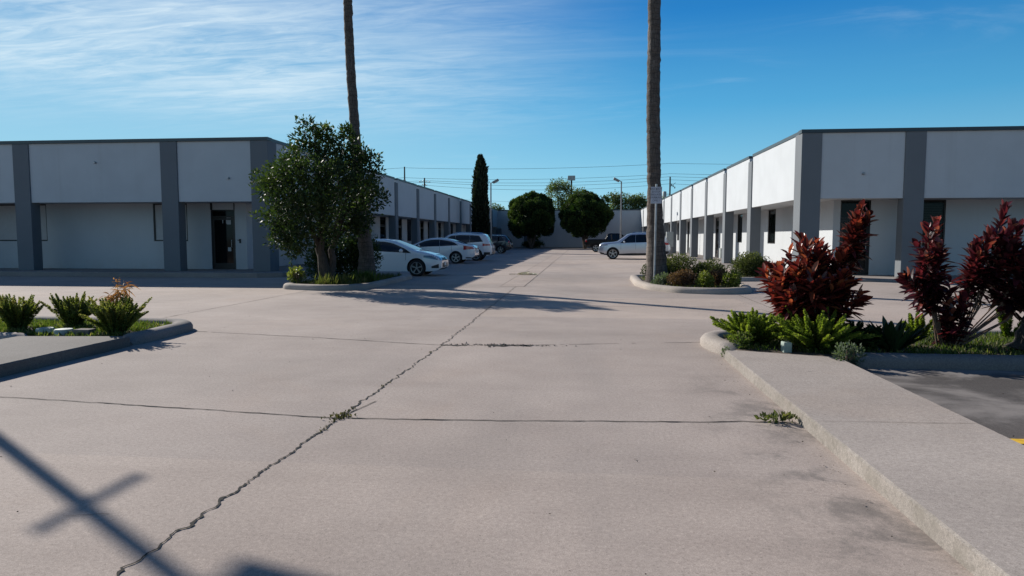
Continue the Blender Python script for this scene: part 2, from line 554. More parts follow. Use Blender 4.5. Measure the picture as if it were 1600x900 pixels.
# ---------------------------------------------------------------- mesh helpers
class MB:
    def __init__(self):
        self.v, self.f, self.m = [], [], []
        self.cur = 0

    def add(self, verts, faces):
        o = len(self.v)
        self.v += [tuple(map(float, p)) for p in verts]
        for f in faces:
            self.f.append(tuple(i + o for i in f))
            self.m.append(self.cur)

    def box(self, x0, x1, y0, y1, z0, z1, rot=None, at=None):
        x0, x1 = sorted((x0, x1)); y0, y1 = sorted((y0, y1)); z0, z1 = sorted((z0, z1))
        vs = [(x, y, z) for z in (z0, z1) for x, y in ((x0, y0), (x1, y0), (x1, y1), (x0, y1))]
        if rot is not None:
            vs = [rot @ Vector(p) + Vector(at or (0, 0, 0)) for p in vs]
        self.add(vs, [(3, 2, 1, 0), (4, 5, 6, 7), (0, 1, 5, 4), (1, 2, 6, 5), (2, 3, 7, 6), (3, 0, 4, 7)])

    def tube(self, pts, radii, n=8, cap=True, jit=0.0):
        pts = [Vector(p) for p in pts]
        if not hasattr(radii, '__len__'):
            radii = [radii] * len(pts)
        vs, fs = [], []
        up = Vector((0, 0, 1))
        t0 = (pts[1] - pts[0]).normalized()
        a = t0.cross(up)
        if a.length < 1e-3:
            a = Vector((1, 0, 0))
        a.normalize()
        for i, p in enumerate(pts):
            t = (pts[min(i + 1, len(pts) - 1)] - pts[max(i - 1, 0)]).normalized()
            a = (a - t * a.dot(t)).normalized()
            b = t.cross(a)
            for k in range(n):
                th = 2 * math.pi * k / n
                r = radii[i] * (1 + (random.uniform(-jit, jit) if jit else 0))
                vs.append(p + (a * math.cos(th) + b * math.sin(th)) * r)
        for i in range(len(pts) - 1):
            for k in range(n):
                k2 = (k + 1) % n
                fs.append((i * n + k, i * n + k2, (i + 1) * n + k2, (i + 1) * n + k))
        if cap:
            fs.append(tuple(range(n - 1, -1, -1)))
            fs.append(tuple((len(pts) - 1) * n + k for k in range(n)))
        self.add(vs, fs)

    def lathe(self, prof, axis='z', n=24, at=(0, 0, 0), closed=False):
        """prof: list of (r, h)."""
        vs, fs = [], []
        for r, h in prof:
            for k in range(n):
                th = 2 * math.pi * k / n
                c, s = r * math.cos(th), r * math.sin(th)
                p = {'z': (c, s, h), 'y': (c, h, s), 'x': (h, c, s)}[axis]
                vs.append((p[0] + at[0], p[1] + at[1], p[2] + at[2]))
        m = len(prof)
        for i in range(m if closed else m - 1):
            j = (i + 1) % m
            for k in range(n):
                k2 = (k + 1) % n
                fs.append((i * n + k, i * n + k2, j * n + k2, j * n + k))
        self.add(vs, fs)

    def prism(self, poly, z0, z1):
        n = len(poly)
        vs = [(x, y, z0) for x, y in poly] + [(x, y, z1) for x, y in poly]
        fs = [tuple(range(n - 1, -1, -1)), tuple(range(n, 2 * n))]
        fs += [(i, (i + 1) % n, n + (i + 1) % n, n + i) for i in range(n)]
        self.add(vs, fs)

    def build(self, name, mat, parent=None, off=(0, 0, 0), smooth=None, bevel=0.0):
        me = bpy.data.meshes.new(name)
        vs = self.v
        if off != (0, 0, 0):
            vs = [(x - off[0], y - off[1], z - off[2]) for x, y, z in vs]
        me.from_pydata(vs, [], self.f)
        for mm in (mat if isinstance(mat, (list, tuple)) else [mat]):
            me.materials.append(mm)
        if any(self.m):
            me.polygons.foreach_set('material_index', self.m)
        me.update()
        if smooth is not None:
            me.polygons.foreach_set('use_smooth', [True] * len(me.polygons))
            if smooth < 180:
                me.set_sharp_from_angle(angle=R(smooth))
        o = bpy.data.objects.new(name, me)
        C.objects.link(o)
        if parent is not None:
            o.parent = parent
        if bevel:
            md = o.modifiers.new('bevel', 'BEVEL')
            md.width = bevel
            md.segments = 2
            md.limit_method = 'ANGLE'
        return o


def text_mesh(to):
    """turn a text object into a plain mesh object of the same name"""
    dg = bpy.context.evaluated_depsgraph_get()
    dg.update()
    me = bpy.data.meshes.new_from_object(to.evaluated_get(dg))
    name, mat = to.name, to.data.materials[0]
    bpy.data.objects.remove(to)
    me.materials.clear()
    me.materials.append(mat)
    o = bpy.data.objects.new(name, me)
    C.objects.link(o)
    return o


def thing(name, label, cat, loc=(0, 0, 0), rz=0.0, group=None):
    o = bpy.data.objects.new(name, None)
    o.empty_display_size = 0.3
    C.objects.link(o)
    o.location = loc
    o.rotation_euler = (0, 0, rz)
    return tag(o, label, cat, group)


def tag(o, label, cat, group=None):
    o['label'] = label
    o['category'] = cat
    if group:
        o['group'] = group
    return o


def struct(o, kind='structure', label=None, cat=None):
    o['kind'] = kind
    if label:
        o['label'] = label
    if cat:
        o['category'] = cat
    return o


def quads(name, V, F, mat, parent=None, rnd=None, smooth=False):
    """V (n,3), F (m,4) numpy -> mesh object; rnd per vertex."""
    me = bpy.data.meshes.new(name)
    V = np.asarray(V, dtype=np.float32)
    F = np.asarray(F, dtype=np.int32)
    me.vertices.add(len(V))
    me.vertices.foreach_set('co', V.ravel())
    me.loops.add(F.size)
    me.loops.foreach_set('vertex_index', F.ravel())
    me.polygons.add(len(F))
    me.polygons.foreach_set('loop_start', np.arange(0, F.size, 4, dtype=np.int32))
    me.polygons.foreach_set('loop_total', np.full(len(F), 4, dtype=np.int32))
    if rnd is not None:
        at = me.attributes.new('rnd', 'FLOAT', 'POINT')
        at.data.foreach_set('value', np.asarray(rnd, dtype=np.float32))
    if smooth:
        me.polygons.foreach_set('use_smooth', np.ones(len(F), dtype=bool))
    me.materials.append(mat)
    me.update(calc_edges=True)
    o = bpy.data.objects.new(name, me)
    C.objects.link(o)
    if parent is not None:
        o.parent = parent
    return o


def unit(v):
    return v / np.maximum(np.linalg.norm(v, axis=-1, keepdims=True), 1e-9)


def small_leaves(P, D, length, width, r):
    """one folded diamond quad per leaf -> V, F, rnd"""
    n = len(P)
    D = unit(D)
    h = unit(rng.normal(size=(n, 3)))
    S = unit(np.cross(D, h))
    length = np.broadcast_to(length, (n,))[:, None]
    width = np.broadcast_to(width, (n,))[:, None]
    N = np.cross(S, D)
    a = P
    m = P + D * length * .48
    V = np.stack([a, m + S * width * .5 + N * width * .12, P + D * length, m - S * width * .5 + N * width * .12], 1).reshape(-1, 3)
    F = np.arange(n * 4).reshape(n, 4)
    return V, F, np.repeat(r, 4)


def blades(P, D, S, length, width, r, prof=((0, .35), (.3, 1), (.65, .8), (1, .06)), droop=.25, fold=.25):
    """long leaves: three verts across, droop by gravity -> V, F, rnd"""
    n, K = len(P), len(prof)
    D = unit(D)
    S = unit(S - D * np.sum(S * D, 1, keepdims=True))
    N = np.cross(S, D)
    N = np.where(N[:, 2:3] < 0, -N, N)
    length = np.broadcast_to(length, (n,))[:, None]
    width = np.broadcast_to(width, (n,))[:, None]
    droop = np.broadcast_to(droop, (n,))[:, None]
    out = []
    for t, w in prof:
        c = P + D * length * t
        c = c + np.array([0, 0, -1.0]) * length * droop * t * t
        e = S * width * .5 * w
        out += [c + e + N * width * w * fold * .5, c - N * width * w * fold * .3, c - e + N * width * w * fold * .5]
    V = np.stack(out, 1).reshape(-1, 3)
    base = np.arange(n)[:, None, None] * (3 * K)
    q = []
    for k in range(K - 1):
        for j in (0, 1):
            q.append([3 * k + j, 3 * k + j + 1, 3 * k + 4 + j, 3 * k + 3 + j])
    F = (base + np.array(q)[None]).reshape(-1, 4)
    return V, F, np.repeat(r, 3 * K)


def cat(parts):
    V, F, Rr, o = [], [], [], 0
    for v, f, r in parts:
        V.append(v); F.append(f + o); Rr.append(r)
        o += len(v)
    return np.concatenate(V), np.concatenate(F), np.concatenate(Rr)


def sphere_dirs(n):
    return unit(rng.normal(size=(n, 3)))


# ================================================================ SETTING
def sheet(name, x0, x1, y0, y1, z, mat):
    b = MB()
    b.add([(x0, y0, z), (x1, y0, z), (x1, y1, z), (x0, y1, z)], [(0, 1, 2, 3)])
    return struct(b.build(name, mat))


sheet('ground', -900, 900, -300, 1500, -0.012, M_EARTH)
sheet('parking_lot', -60, 60, -25, 100, 0.0, M_LOT)
sheet('lane_patch', -2.52, -1.80, 20.4, 94, 0.004, M_PATCH)
sheet('parking_bay', 2.90, 30, -20, 8.30, 0.004, M_BAY)
sheet('parking_bay', -40, -7.70, -20, 8.70, 0.004, M_BAY)
b = MB(); b.box(2.97, 6.2, 5.17, 5.30, 0.0075, 0.0085)
struct(b.build('bay_marking', M_YELLOW))


def crack(name, pts, w, jit, step=.06, z=.0045, wvar=.6, gaps=0.0, mat=None):
    """a jagged dark joint along a polyline"""
    P = []
    for (x0, y0), (x1, y1) in zip(pts[:-1], pts[1:]):
        L = math.hypot(x1 - x0, y1 - y0)
        n = max(2, int(L / step))
        for i in range(n):
            t = i / n
            P.append((x0 + (x1 - x0) * t, y0 + (y1 - y0) * t))
    P.append(pts[-1])
    P = np.array(P)
    n = len(P)
    T = unit(np.gradient(P, axis=0))
    Nn = np.stack([-T[:, 1], T[:, 0]], 1)
    br = np.convolve(rng.normal(size=n + 40), np.ones(5) / 5, 'same')[20:20 + n]
    br2 = np.convolve(rng.normal(size=n + 80), np.ones(41) / 41, 'same')[40:40 + n]
    off = jit * (br * 1.4 + br2 * .9)
    a = np.abs(np.convolve(rng.normal(size=n + 8), np.ones(3) / 3, 'same')[4:4 + n])
    b2 = np.abs(np.convolve(rng.normal(size=n + 8), np.ones(3) / 3, 'same')[4:4 + n])
    wl = w * (.35 + wvar * a)
    wr = w * (.35 + wvar * b2)
    c = P + Nn * off[:, None]
    l, r = c + Nn * wl[:, None], c - Nn * wr[:, None]
    V = np.zeros((2 * n, 3))
    V[0::2, :2], V[1::2, :2] = l, r
    V[:, 2] = z
    F = [(2 * i, 2 * i + 1, 2 * i + 3, 2 * i + 2) for i in range(n - 1)]
    if gaps:
        g = np.convolve(rng.normal(size=n + 60), np.ones(31) / 31, 'same')[30:30 + n]
        g = g / (np.std(g) + 1e-6)
        F = [f for i, f in enumerate(F) if g[i] > -1.6 + gaps]
    return struct(quads(name, V, np.array(F), mat or M_CRACK)), c


jo, JC = crack('joint', [(-2.06, -3), (-2.05, 2.7), (-2.02, 5.3), (-1.95, 9.16), (-1.99, 14), (-2.03, 20.4)], .0060, .020, .018, wvar=1.75)
crack('joint', [(-14, 6.9), (-5.46, 5.75), (-3.72, 5.55), (-2.02, 5.34)], .011, .010, .06)
crack('joint', [(-1.9, 5.36), (-0.57, 5.42), (1.72, 5.62)], .012, .012, .06)
crack('joint', [(-6.2, 10.16), (-3.9, 9.68), (-1.95, 9.18)], .012, .008, .07, gaps=-.4)
crack('joint', [(-1.95, 9.18), (-1.3, 9.22), (-.2, 9.45), (1.74, 9.86)], .013, .012, .06, gaps=-.4)
crack('joint', [(-1.95, 9.19), (-1.3, 9.20), (-.75, 9.28)], .035, .03, .03, wvar=2.0, gaps=.9)
crack('joint', [(-7.76, 10.7), (-7.70, 18.2)], .011, .008, .08)
crack('joint', [(-2.03, 14.4), (2, 14.9), (6, 15.2), (20, 15.6)], .006, .01, .09, gaps=1.0)
crack('joint', [(-20, 16.6), (-7.7, 14.2), (-2.03, 14.3)], .006, .01, .09, gaps=1.0)
crack('joint', [(-2.53, 20.4), (-2.52, 94)], .010, .006, .15)
crack('joint', [(-1.79, 20.4), (-1.80, 94)], .012, .006, .15)
crack('joint', [(-2.53, 20.4), (-1.79, 20.4)], .008, .006, .06)
crack('joint', [(3.9, 11.5), (4.0, 18)], .010, .008, .08)
crack('joint', [(10.2, 10.7), (10.3, 24)], .010, .008, .1)
for yy in (24.5, 33, 41.5, 50, 58, 66, 75, 84):
    crack('joint', [(-1.79, yy), (7, yy + .2)], .008, .008, .12, gaps=.8)
    crack('joint', [(-10, yy + .1), (-2.53, yy)], .008, .008, .12, gaps=.8)
crack('hairline_crack', [(-2.02, 5.34), (-1.88, 5.95)], .008, .006, .04)
crack('hairline_crack', [(-2.78, 3.28), (-2.55, 3.33)], .002, .004, .03)
crack('hairline_crack', [(3.4, 12.3), (3.9, 13.4), (3.6, 14.6)], .007, .02, .05)

# walkways (raised slabs with chipped edges) beside the driveway


def slab(name, poly, z, mat, chip=.0028, step=.05, side=None):
    """raised slab, its edges chipped"""
    P = []
    n = len(poly)
    for i in range(n):
        (x0, y0), (x1, y1) = poly[i], poly[(i + 1) % n]
        L = math.hypot(x1 - x0, y1 - y0)
        k = max(1, int(min(L, 40) / step))
        for j in range(k):
            P.append((x0 + (x1 - x0) * j / k, y0 + (y1 - y0) * j / k))
    m = len(P)
    cx, cy = sum(p[0] for p in poly) / n, sum(p[1] for p in poly) / n
    top, mid, bot = [], [], []
    for x, y in P:
        d = Vector((cx - x, 0, 0)).normalized()
        c = abs(random.gauss(0, chip * .35)) + (random.random() < .10) * random.uniform(0, chip * 2.2)
        top.append((x + d.x * (.012 + c), y, z))
        mid.append((x + d.x * (c * .35), y, z - .010 - c * .8))
        bot.append((x - d.x * .004, y, -.01))
    fs = [tuple(range(m))]
    for i in range(m):
        j = (i + 1) % m
        fs.append((m + i, m + j, j, i))
        fs.append((2 * m + i, 2 * m + j, m + j, m + i))
    b = MB()
    b.add(top + mid + bot, fs)
    b.m = [0] + [1] * (len(fs) - 1)
    return struct(b.build(name, [mat, side or mat]))


slab('walkway', [(1.74, -6), (2.95, -6), (2.95, 8.12), (1.74, 8.55)], .112, M_WALK, side=M_EDGE)
crack('joint', [(1.80, 5.25), (2.93, 5.30)], .003, .003, .05, z=.1165)
crack('joint', [(1.80, 1.25), (2.93, 1.30)], .003, .003, .05, z=.1165)
slab('walkway', [(-7.75, -6), (-6.2, -6), (-6.2, 8.65), (-7.75, 8.50)], .14, M_WALKD, chip=.006)


def kerb(name, pts, w=.28, h=.15, mat=M_KERB, closed=False, step=.12):
    """rounded kerb swept along a polyline, pieces joined smoothly"""
    P = []
    seg = list(zip(pts[:-1], pts[1:])) + ([(pts[-1], pts[0])] if closed else [])
    for (x0, y0), (x1, y1) in seg:
        L = math.hypot(x1 - x0, y1 - y0)
        n = max(1, int(L / step))
        for i in range(n):
            P.append((x0 + (x1 - x0) * i / n, y0 + (y1 - y0) * i / n))
    if not closed:
        P.append(pts[-1])
    P = np.array(P)
    n = len(P)
    for _ in range(3):
        Q = P.copy()
        if closed:
            Q = (np.roll(P, 1, 0) + 2 * P + np.roll(P, -1, 0)) / 4
        else:
            Q[1:-1] = (P[:-2] + 2 * P[1:-1] + P[2:]) / 4
        P = Q
    T = (np.roll(P, -1, 0) - np.roll(P, 1, 0)) if closed else np.gradient(P, axis=0)
    T = unit(T)
    Nn = np.stack([-T[:, 1], T[:, 0]], 1)
    prof = [(-.5, -.05), (-.49, .45), (-.40, .80), (-.22, .98), (0, 1.0), (.22, .98), (.40, .82), (.49, .5), (.5, -.05)]
    K = len(prof)
    V = []
    for i in range(n):
        s = 1.0
        if not closed:
            e = min(i, n - 1 - i) * step
            s = min(1, .35 + e / .2)
        for u, v in prof:
            jx = random.gauss(0, .003)
            V.append((P[i, 0] + Nn[i, 0] * (u * w * (.6 + .4 * s) + jx), P[i, 1] + Nn[i, 1] * (u * w * (.6 + .4 * s) + jx),
                      max(-.01, v * h * s + random.gauss(0, .002))))
    F = []
    for i in range(n if closed else n - 1):
        j = (i + 1) % n
        for k in range(K - 1):
            F.append((i * K + k, i * K + k + 1, j * K + k + 1, j * K + k))
    b = MB()
    b.add(V, F)
    if not closed:
        b.f.append(tuple(range(K - 1, -1, -1))); b.m.append(0)
        b.f.append(tuple((n - 1) * K + k for k in range(K))); b.m.append(0)
    return struct(b.build(name, mat, smooth=50))


def bed(name, poly, z, mat=M_SOIL):
    b = MB()
    b.prism(poly, -.005, z)
    return struct(b.build(name, mat))


# right foreground island
kerb('kerb', [(1.92, 8.72), (1.80, 9.2), (1.74, 9.55), (1.80, 9.85), (2.05, 10.1), (2.6, 10.28), (6, 10.55), (22, 10.9)], w=.30)
kerb('kerb', [(3.0, 8.22), (6, 8.22), (22, 8.22)], w=.30, mat=M_KERBD)
RB = [(1.95, 8.5), (3.0, 8.22), (22, 8.22), (22, 10.9), (6, 10.55), (2.6, 10.28), (2.05, 10.1), (1.80, 9.85)]
bed('planting_bed', RB, .085)
# left foreground island
kerb('kerb', [(-6.32, 8.72), (-6.32, 9.5), (-6.36, 10.2), (-6.6, 10.5), (-7.2, 10.55), (-9, 10.6), (-24, 10.9)], w=.30, mat=M_KERBD)
kerb('kerb', [(-7.8, 8.72), (-9, 8.74), (-24, 8.9)], w=.30)
LB = [(-6.35, 8.6), (-6.35, 10.2), (-6.6, 10.5), (-24, 10.9), (-24, 8.9), (-7.8, 8.60)]
bed('planting_bed', LB, .085)
# mid planters
RP = [(1.78, 24.6), (1.72, 21.2), (1.95, 19.7), (2.55, 18.65), (3.3, 18.35), (3.9, 18.4), (4.40, 18.85), (4.55, 19.7), (4.5, 22), (4.3, 25.2)]
kerb('kerb', RP, w=.30, h=.16, closed=True)
bed('planting_bed', RP, .10)
LP = [(-8.6, 18.85), (-7.4, 18.45), (-6.7, 18.55), (-6.28, 19.2), (-6.25, 21), (-6.3, 24.1), (-8.6, 24.1)]
kerb('kerb', LP, w=.30, h=.16, closed=True)
bed('planting_bed', LP, .10)
SP = [(5.05, 23.7), (6.6, 24.0), (7.1, 24.4), (7.0, 26.2), (5.3, 26.2)]
kerb('kerb', SP, w=.24, h=.14, closed=True)
bed('planting_bed', SP, .09)

# building sidewalks
ZL, ZR = .18, .07
b = MB()
b.prism([(-40, 23.9), (-12.0, 23.9), (-11.2, 24.3), (-10.8, 25.2), (-10.8, 94), (-14.2, 94), (-14.2, 26.9), (-40, 26.9)], -.01, ZL)
struct(b.build('sidewalk', M_SIDE, bevel=.02))
b = MB()
b.prism([(40, 23.9), (8.0, 23.9), (7.3, 24.4), (7.2, 26.5), (7.0, 31), (5.6, 36.5), (5.7, 44), (6.6, 52), (6.6, 94), (9.7, 94), (9.7, 27.3), (40, 27.3)], -.01, ZR)
struct(b.build('sidewalk', M_SIDE, bevel=.02))
b = MB(); b.box(-10.8, 6.6, 93.0, 94.2, -.01, .12)
struct(b.build('sidewalk', M_SIDE, bevel=.02))


# ================================================================ BUILDINGS
ZT, ZF = 5.28, 2.86      # roofline, underside of the fascia


def opening_wall(b, axis, pos, thick, a0, a1, z0, z1, ops):
    """wall along an axis with real openings; pos = outer face, thick signed inwards"""
    def put(u0, u1, w0, w1):
        if u1 - u0 < 1e-4 or w1 - w0 < 1e-4:
            return
        if axis == 'y':
            b.box(pos, pos + thick, u0, u1, w0, w1)
        else:
            b.box(u0, u1, pos, pos + thick, w0, w1)
    cur = a0
    for o in sorted(ops):
        put(cur, o[0], z0, z1)
        put(o[0], o[1], z0, o[2])
        put(o[0], o[1], o[3], z1)
        cur = o[1]
    put(cur, a1, z0, z1)


def opening_fill(root, off, axis, pos, inward, op, kind, cover=None):
    """window or door set into an opening"""
    u0, u1, z0, z1 = op
    t = .055

    def bx(b, a, c, w0, w1, d0, d1):
        if axis == 'y':
            b.box(pos + inward * d0, pos + inward * d1, a, c, w0, w1)
        else:
            b.box(a, c, pos + inward * d0, pos + inward * d1, w0, w1)
    b = MB()
    bx(b, u0, u0 + t, z0, z1, .03, .11)
    bx(b, u1 - t, u1, z0, z1, .03, .11)
    bx(b, u0 + t, u1 - t, z1 - t, z1, .03, .11)
    bx(b, u0 + t, u1 - t, z0, z0 + t, .03, .11)
    if kind == 'door':
        bx(b, u0 + t, u1 - t, z0 + 2.12, z0 + 2.18, .035, .105)
    fr = b.build(kind, M_FRAME, root, off)
    if cover == 'blind':
        cover = M_CLEAR
        b = MB()
        z = z0 + t + .02
        while z < z1 - .1:
            bx(b, u0 + t + .02, u1 - t - .02, z, z + .035, .125, .13)
            z += .062
        b.build('blind', M_BLIND, fr, off)
    b = MB()
    bx(b, u0 + t, u1 - t, z0 + t, z1 - t, .06, .075)
    b.build('pane', cover or M_GLASS, fr, off)
    if kind == 'door':
        b = MB()
        for a in (u0 + t, u1 - t - .07):
            bx(b, a, a + .07, z0 + t, z0 + 2.10, .045, .06)
        bx(b, u0 + t + .07, u1 - t - .07, z0 + t, z0 + .25, .045, .06)
        bx(b, u0 + t + .07, u1 - t - .07, z0 + 2.02, z0 + 2.10, .045, .06)
        b.build('door_leaf', M_FRAME, fr, off)
        b = MB()
        h = u1 - t - .10
        if axis == 'y':
            b.tube([(pos + inward * .045, h, z0 + .9), (pos - inward * .02, h, z0 + .92), (pos - inward * .02, h, z0 + 1.2), (pos + inward * .045, h, z0 + 1.22)], .013, 6)
        else:
            b.tube([(h, pos + inward * .045, z0 + .9), (h, pos - inward * .02, z0 + .92), (h, pos - inward * .02, z0 + 1.2), (h, pos + inward * .045, z0 + 1.22)], .013, 6)
        b.build('handle', M_STEEL, fr, off)
    return fr


def wing(label, inx, xf, yf, xw, yw, xcols, ycols, xend, yend, zfl, side_ops, front_ops):
    """one wing: inx = direction into the building along x (+1 right wing, -1 left wing)"""
    off = (xf, yf, 0.0)
    root = thing('office_building', label, 'building', off)
    # columns: front ones by their centre x, side ones by their centre y; the corner one wraps the corner
    b = MB(); b.box(xf - inx * .05, xf + inx * .64, yf - .05, yf + .72, zfl, ZT - .12)
    b.build('column', M_GREY, root, off, bevel=.012)
    for xc in xcols:
        b = MB(); b.box(xc - .34, xc + .34, yf - .05, yf + .42, zfl, ZT - .12)
        b.build('column', M_GREY, root, off, bevel=.012)
    for yc in ycols:
        b = MB(); b.box(xf - inx * .05, xf + inx * .42, yc - .33, yc + .33, zfl, ZT - .30)
        b.build('column', M_GREY, root, off, bevel=.012)
    # fascia panels between the columns
    xs = sorted([xf + inx * .64] + [x for c in xcols for x in (c - .34, c + .34)] + [xend], reverse=(inx < 0))
    for a, c in zip(xs[0::2], xs[1::2]):
        b = MB(); b.box(a, c, yf, yf + .20, ZF, ZT - .12)
        b.build('fascia_panel', M_FASCIA, root, off, bevel=.008)
    ys = [yf + .72] + [y for c in ycols for y in (c - .33, c + .33)] + [yend]
    for a, c in zip(ys[0::2], ys[1::2]):
        b = MB(); b.box(xf, xf + inx * .20, a, c, ZF, ZT - .12)
        b.build('fascia_panel', M_FASCIA, root, off, bevel=.008)
    # dark metal coping; along the side it stops at each column
    b = MB()
    b.box(xf - inx * .08, xend, yf - .08, yf + .30, ZT - .12, ZT)
    for i, (a, c) in enumerate(zip(ys[0::2], ys[1::2])):
        b.box(xf - inx * .03, xf + inx * .28, (a if i else yf + .301), c, ZT - .119, ZT)
    b.build('coping', M_COPING, root, off)
    # soffit, recessed walls, roof
    b = MB()
    b.box(xf + inx * .20, xw + inx * .1, yf + .20, yend, ZF + .03, ZF + .12)
    b.box(xw + inx * .1, xend, yf + .20, yw + .1, ZF + .03, ZF + .12)
    b.build('soffit', M_WALL, root, off)
    b = MB()
    opening_wall(b, 'y', xw, inx * .2, yw + .2, yend, 0, ZF + .03, [o[:4] for o in side_ops])
    opening_wall(b, 'x', yw, .2, min(xw, xend), max(xw, xend), 0, ZF + .03, [o[:4] for o in front_ops])
    b.build('wall', M_WALL, root, off)
    b = MB(); b.box(xf + inx * .20, xend, yf + .31, yend, ZT - .55, ZT - .45)
    b.build('roof', M_ROOF, root, off)
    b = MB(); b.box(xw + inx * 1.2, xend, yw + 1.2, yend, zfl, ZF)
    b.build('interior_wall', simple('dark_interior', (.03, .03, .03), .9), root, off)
    for o in side_ops:
        opening_fill(root, off, 'y', xw, inx, o[:4], 'window' if o[2] > .6 else 'door', o[4] if len(o) > 4 else None)
    for o in front_ops:
        opening_fill(root, off, 'x', yw, 1, o[:4], o[4], o[5] if len(o) > 5 else None)
    return root, off


step = 5.72
ycR = [32.75 + step * i for i in range(11)]
ycL = [31.35 + step * i for i in range(11)]
zs = ZF + .03
wz = lambda a, c, z=1.17: (a, c, z, zs)
RW, RWo = wing('white single-storey office wing on the right with sunlit fascia and grey columns', 1, 7.68, 25.25, 9.4, 27.0,
               [11.45, 18.3, 22.0], ycR, 40, 94.2, ZR,
               [wz(34.8, 36.2) + ('blind',), wz(41.9, 43.2) + ('blind',), (49.0, 50.2, ZR, zs), (50.95, 52.1, ZR, zs), wz(57.8, 59.0), (62.4, 63.5, ZR, zs), wz(65.4, 66.6),
                wz(69, 70.3), (75.8, 77, ZR, zs), wz(82, 83.2), (87, 88.2, ZR, zs)],
               [(9.66, 10.76, ZR, zs, 'door'), (11.7, 13.42, 1.15, zs, 'window', 'blind'), (19.2, 20.4, 1.15, zs, 'window')])
WHITEPANE = simple('painted_pane', (0.44, 0.445, 0.45), .7, var=.05)
LW, LWo = wing('white single-storey office wing on the left standing in shade, grey columns', -1, -12.0, 24.95, -13.75, 26.6,
               [-15.95, -22.15, -26.0], ycL, -40, 94.2, ZL,
               [wz(28.2, 29.2, 1.4), wz(34, 35.3), (39.6, 40.9, ZL, zs), (45, 46.4, ZL, zs), (49.3, 50.6, ZL, zs), wz(52.1, 53.4), (56.4, 57.7, ZL, zs), wz(59.2, 60.4),
                (63.5, 64.8, ZL, zs), wz(69.5, 70.8), (74.5, 75.8, ZL, zs), wz(80, 81.2), (86, 87.2, ZL, zs)],
               [(-15.28, -14.24, ZL, 2.62, 'door'), (-17.80, -16.3, 1.33, zs, 'window', WHITEPANE), (-25.6, -22.6, 1.33, zs, 'window', WHITEPANE)])
# entrance details of the left wing: transom strips, papers on the glass, number, wall lock
for x0, x1 in ((-15.28, -15.20), (-14.27, -14.24)):
    b = MB(); b.box(x0, x1, 26.57, 26.65, 2.62, zs)
    b.build('transom_trim', M_TRIM, LW, LWo)
for x0, x1, z0, z1 in ((-14.62, -14.44, 2.02, 2.30), (-14.60, -14.46, .92, 1.08)):
    b = MB(); b.box(x0, x1, 26.648, 26.655, z0, z1)
    b.build('paper_notice', M_PAPER, LW, LWo)
tx = bpy.data.curves.new('door_number', 'FONT')
tx.body = '11'
tx.size = .30
tx.extrude = .002
tx.materials.append(M_PAPER)
to = bpy.data.objects.new('door_number', tx)
C.objects.link(to)
to = text_mesh(to)
to.parent = LW
to.location = (-14.86 - LWo[0], 26.648 - LWo[1], 2.06)
to.rotation_euler = (R(90), 0, 0)
b = MB(); b.box(-14.06, -14.0, 26.56, 26.60, 1.25, 1.42); b.box(-14.14, -14.06, 26.57, 26.60, 1.36, 1.39)
b.build('wall_intercom', M_TRIM, LW, LWo)
# small fittings high on the fascia
for root, off, x, y, z in ((LW, LWo, -13.55, 24.90, 3.75), (RW, RWo, 9.75, 25.20, 3.72), (LW, LWo, -19.0, 24.90, 4.4)):
    b = MB(); b.lathe([(0, -.05), (.03, -.05), (.045, -.02), (.045, .05)], 'y', 12, (x, y, z))
    b.build('fascia_fitting', M_STEEL, root, off)
# side-wall fittings on the right wing
b = MB(); b.box(9.16, 9.4, 47.0, 47.5, ZR, .75)
b.build('meter_box', M_CABINET, RW, RWo, bevel=.01)
b = MB(); b.box(9.2, 9.4, 60.6, 61.0, ZR, .6)
b.build('meter_box', M_CABINET, RW, RWo, bevel=.01)
# rooftop curb
b = MB(); b.box(10.2, 12.1, 26.6, 28.4, ZT - .46, ZT + .10)
b.build('roof_hatch', M_COPING, RW, RWo, bevel=.01)

# rear building closing the court
off = (-2, 94.2, 0)
BB = thing('rear_building', 'long white windowless building closing the far end of the court', 'building', off)
b = MB()
b.box(-14.2, 9.8, 94.25, 94.45, 0, ZT - .14)
b.build('wall', stucco('white_metal_panel', (0.49, 0.51, 0.53), .3), BB, off)  # plain white panel, same tone as the wing walls
b = MB(); b.box(-11.9, 7.6, 94.20, 94.55, ZT - .14, ZT)
b.build('coping', M_COPING, BB, off)
b = MB(); b.box(-12.2, 7.9, 94.55, 110, ZT - .5, ZT - .4)
b.build('roof', M_ROOF, BB, off)
b = MB()
for x in np.arange(-12, -9.3, .3):
    b.box(x, x + .05, 94.21, 94.25, .05, ZT - .16)
b.build('wall_rib', M_WALL, BB, off)
b = MB(); b.box(-8.3, -7.8, 94.20, 94.25, .12, 2.1)
b.build('door', M_GREY, BB, off)
b = MB(); b.box(3.3, 4.5, 94.21, 94.25, 1.85, 2.0)
b.build('wall_vent', M_COPING, BB, off)
b = MB(); b.box(-12.0, -11.4, 93.4, 94.25, 0, 2.7)
b.build('end_wall', M_GREY, BB, off)


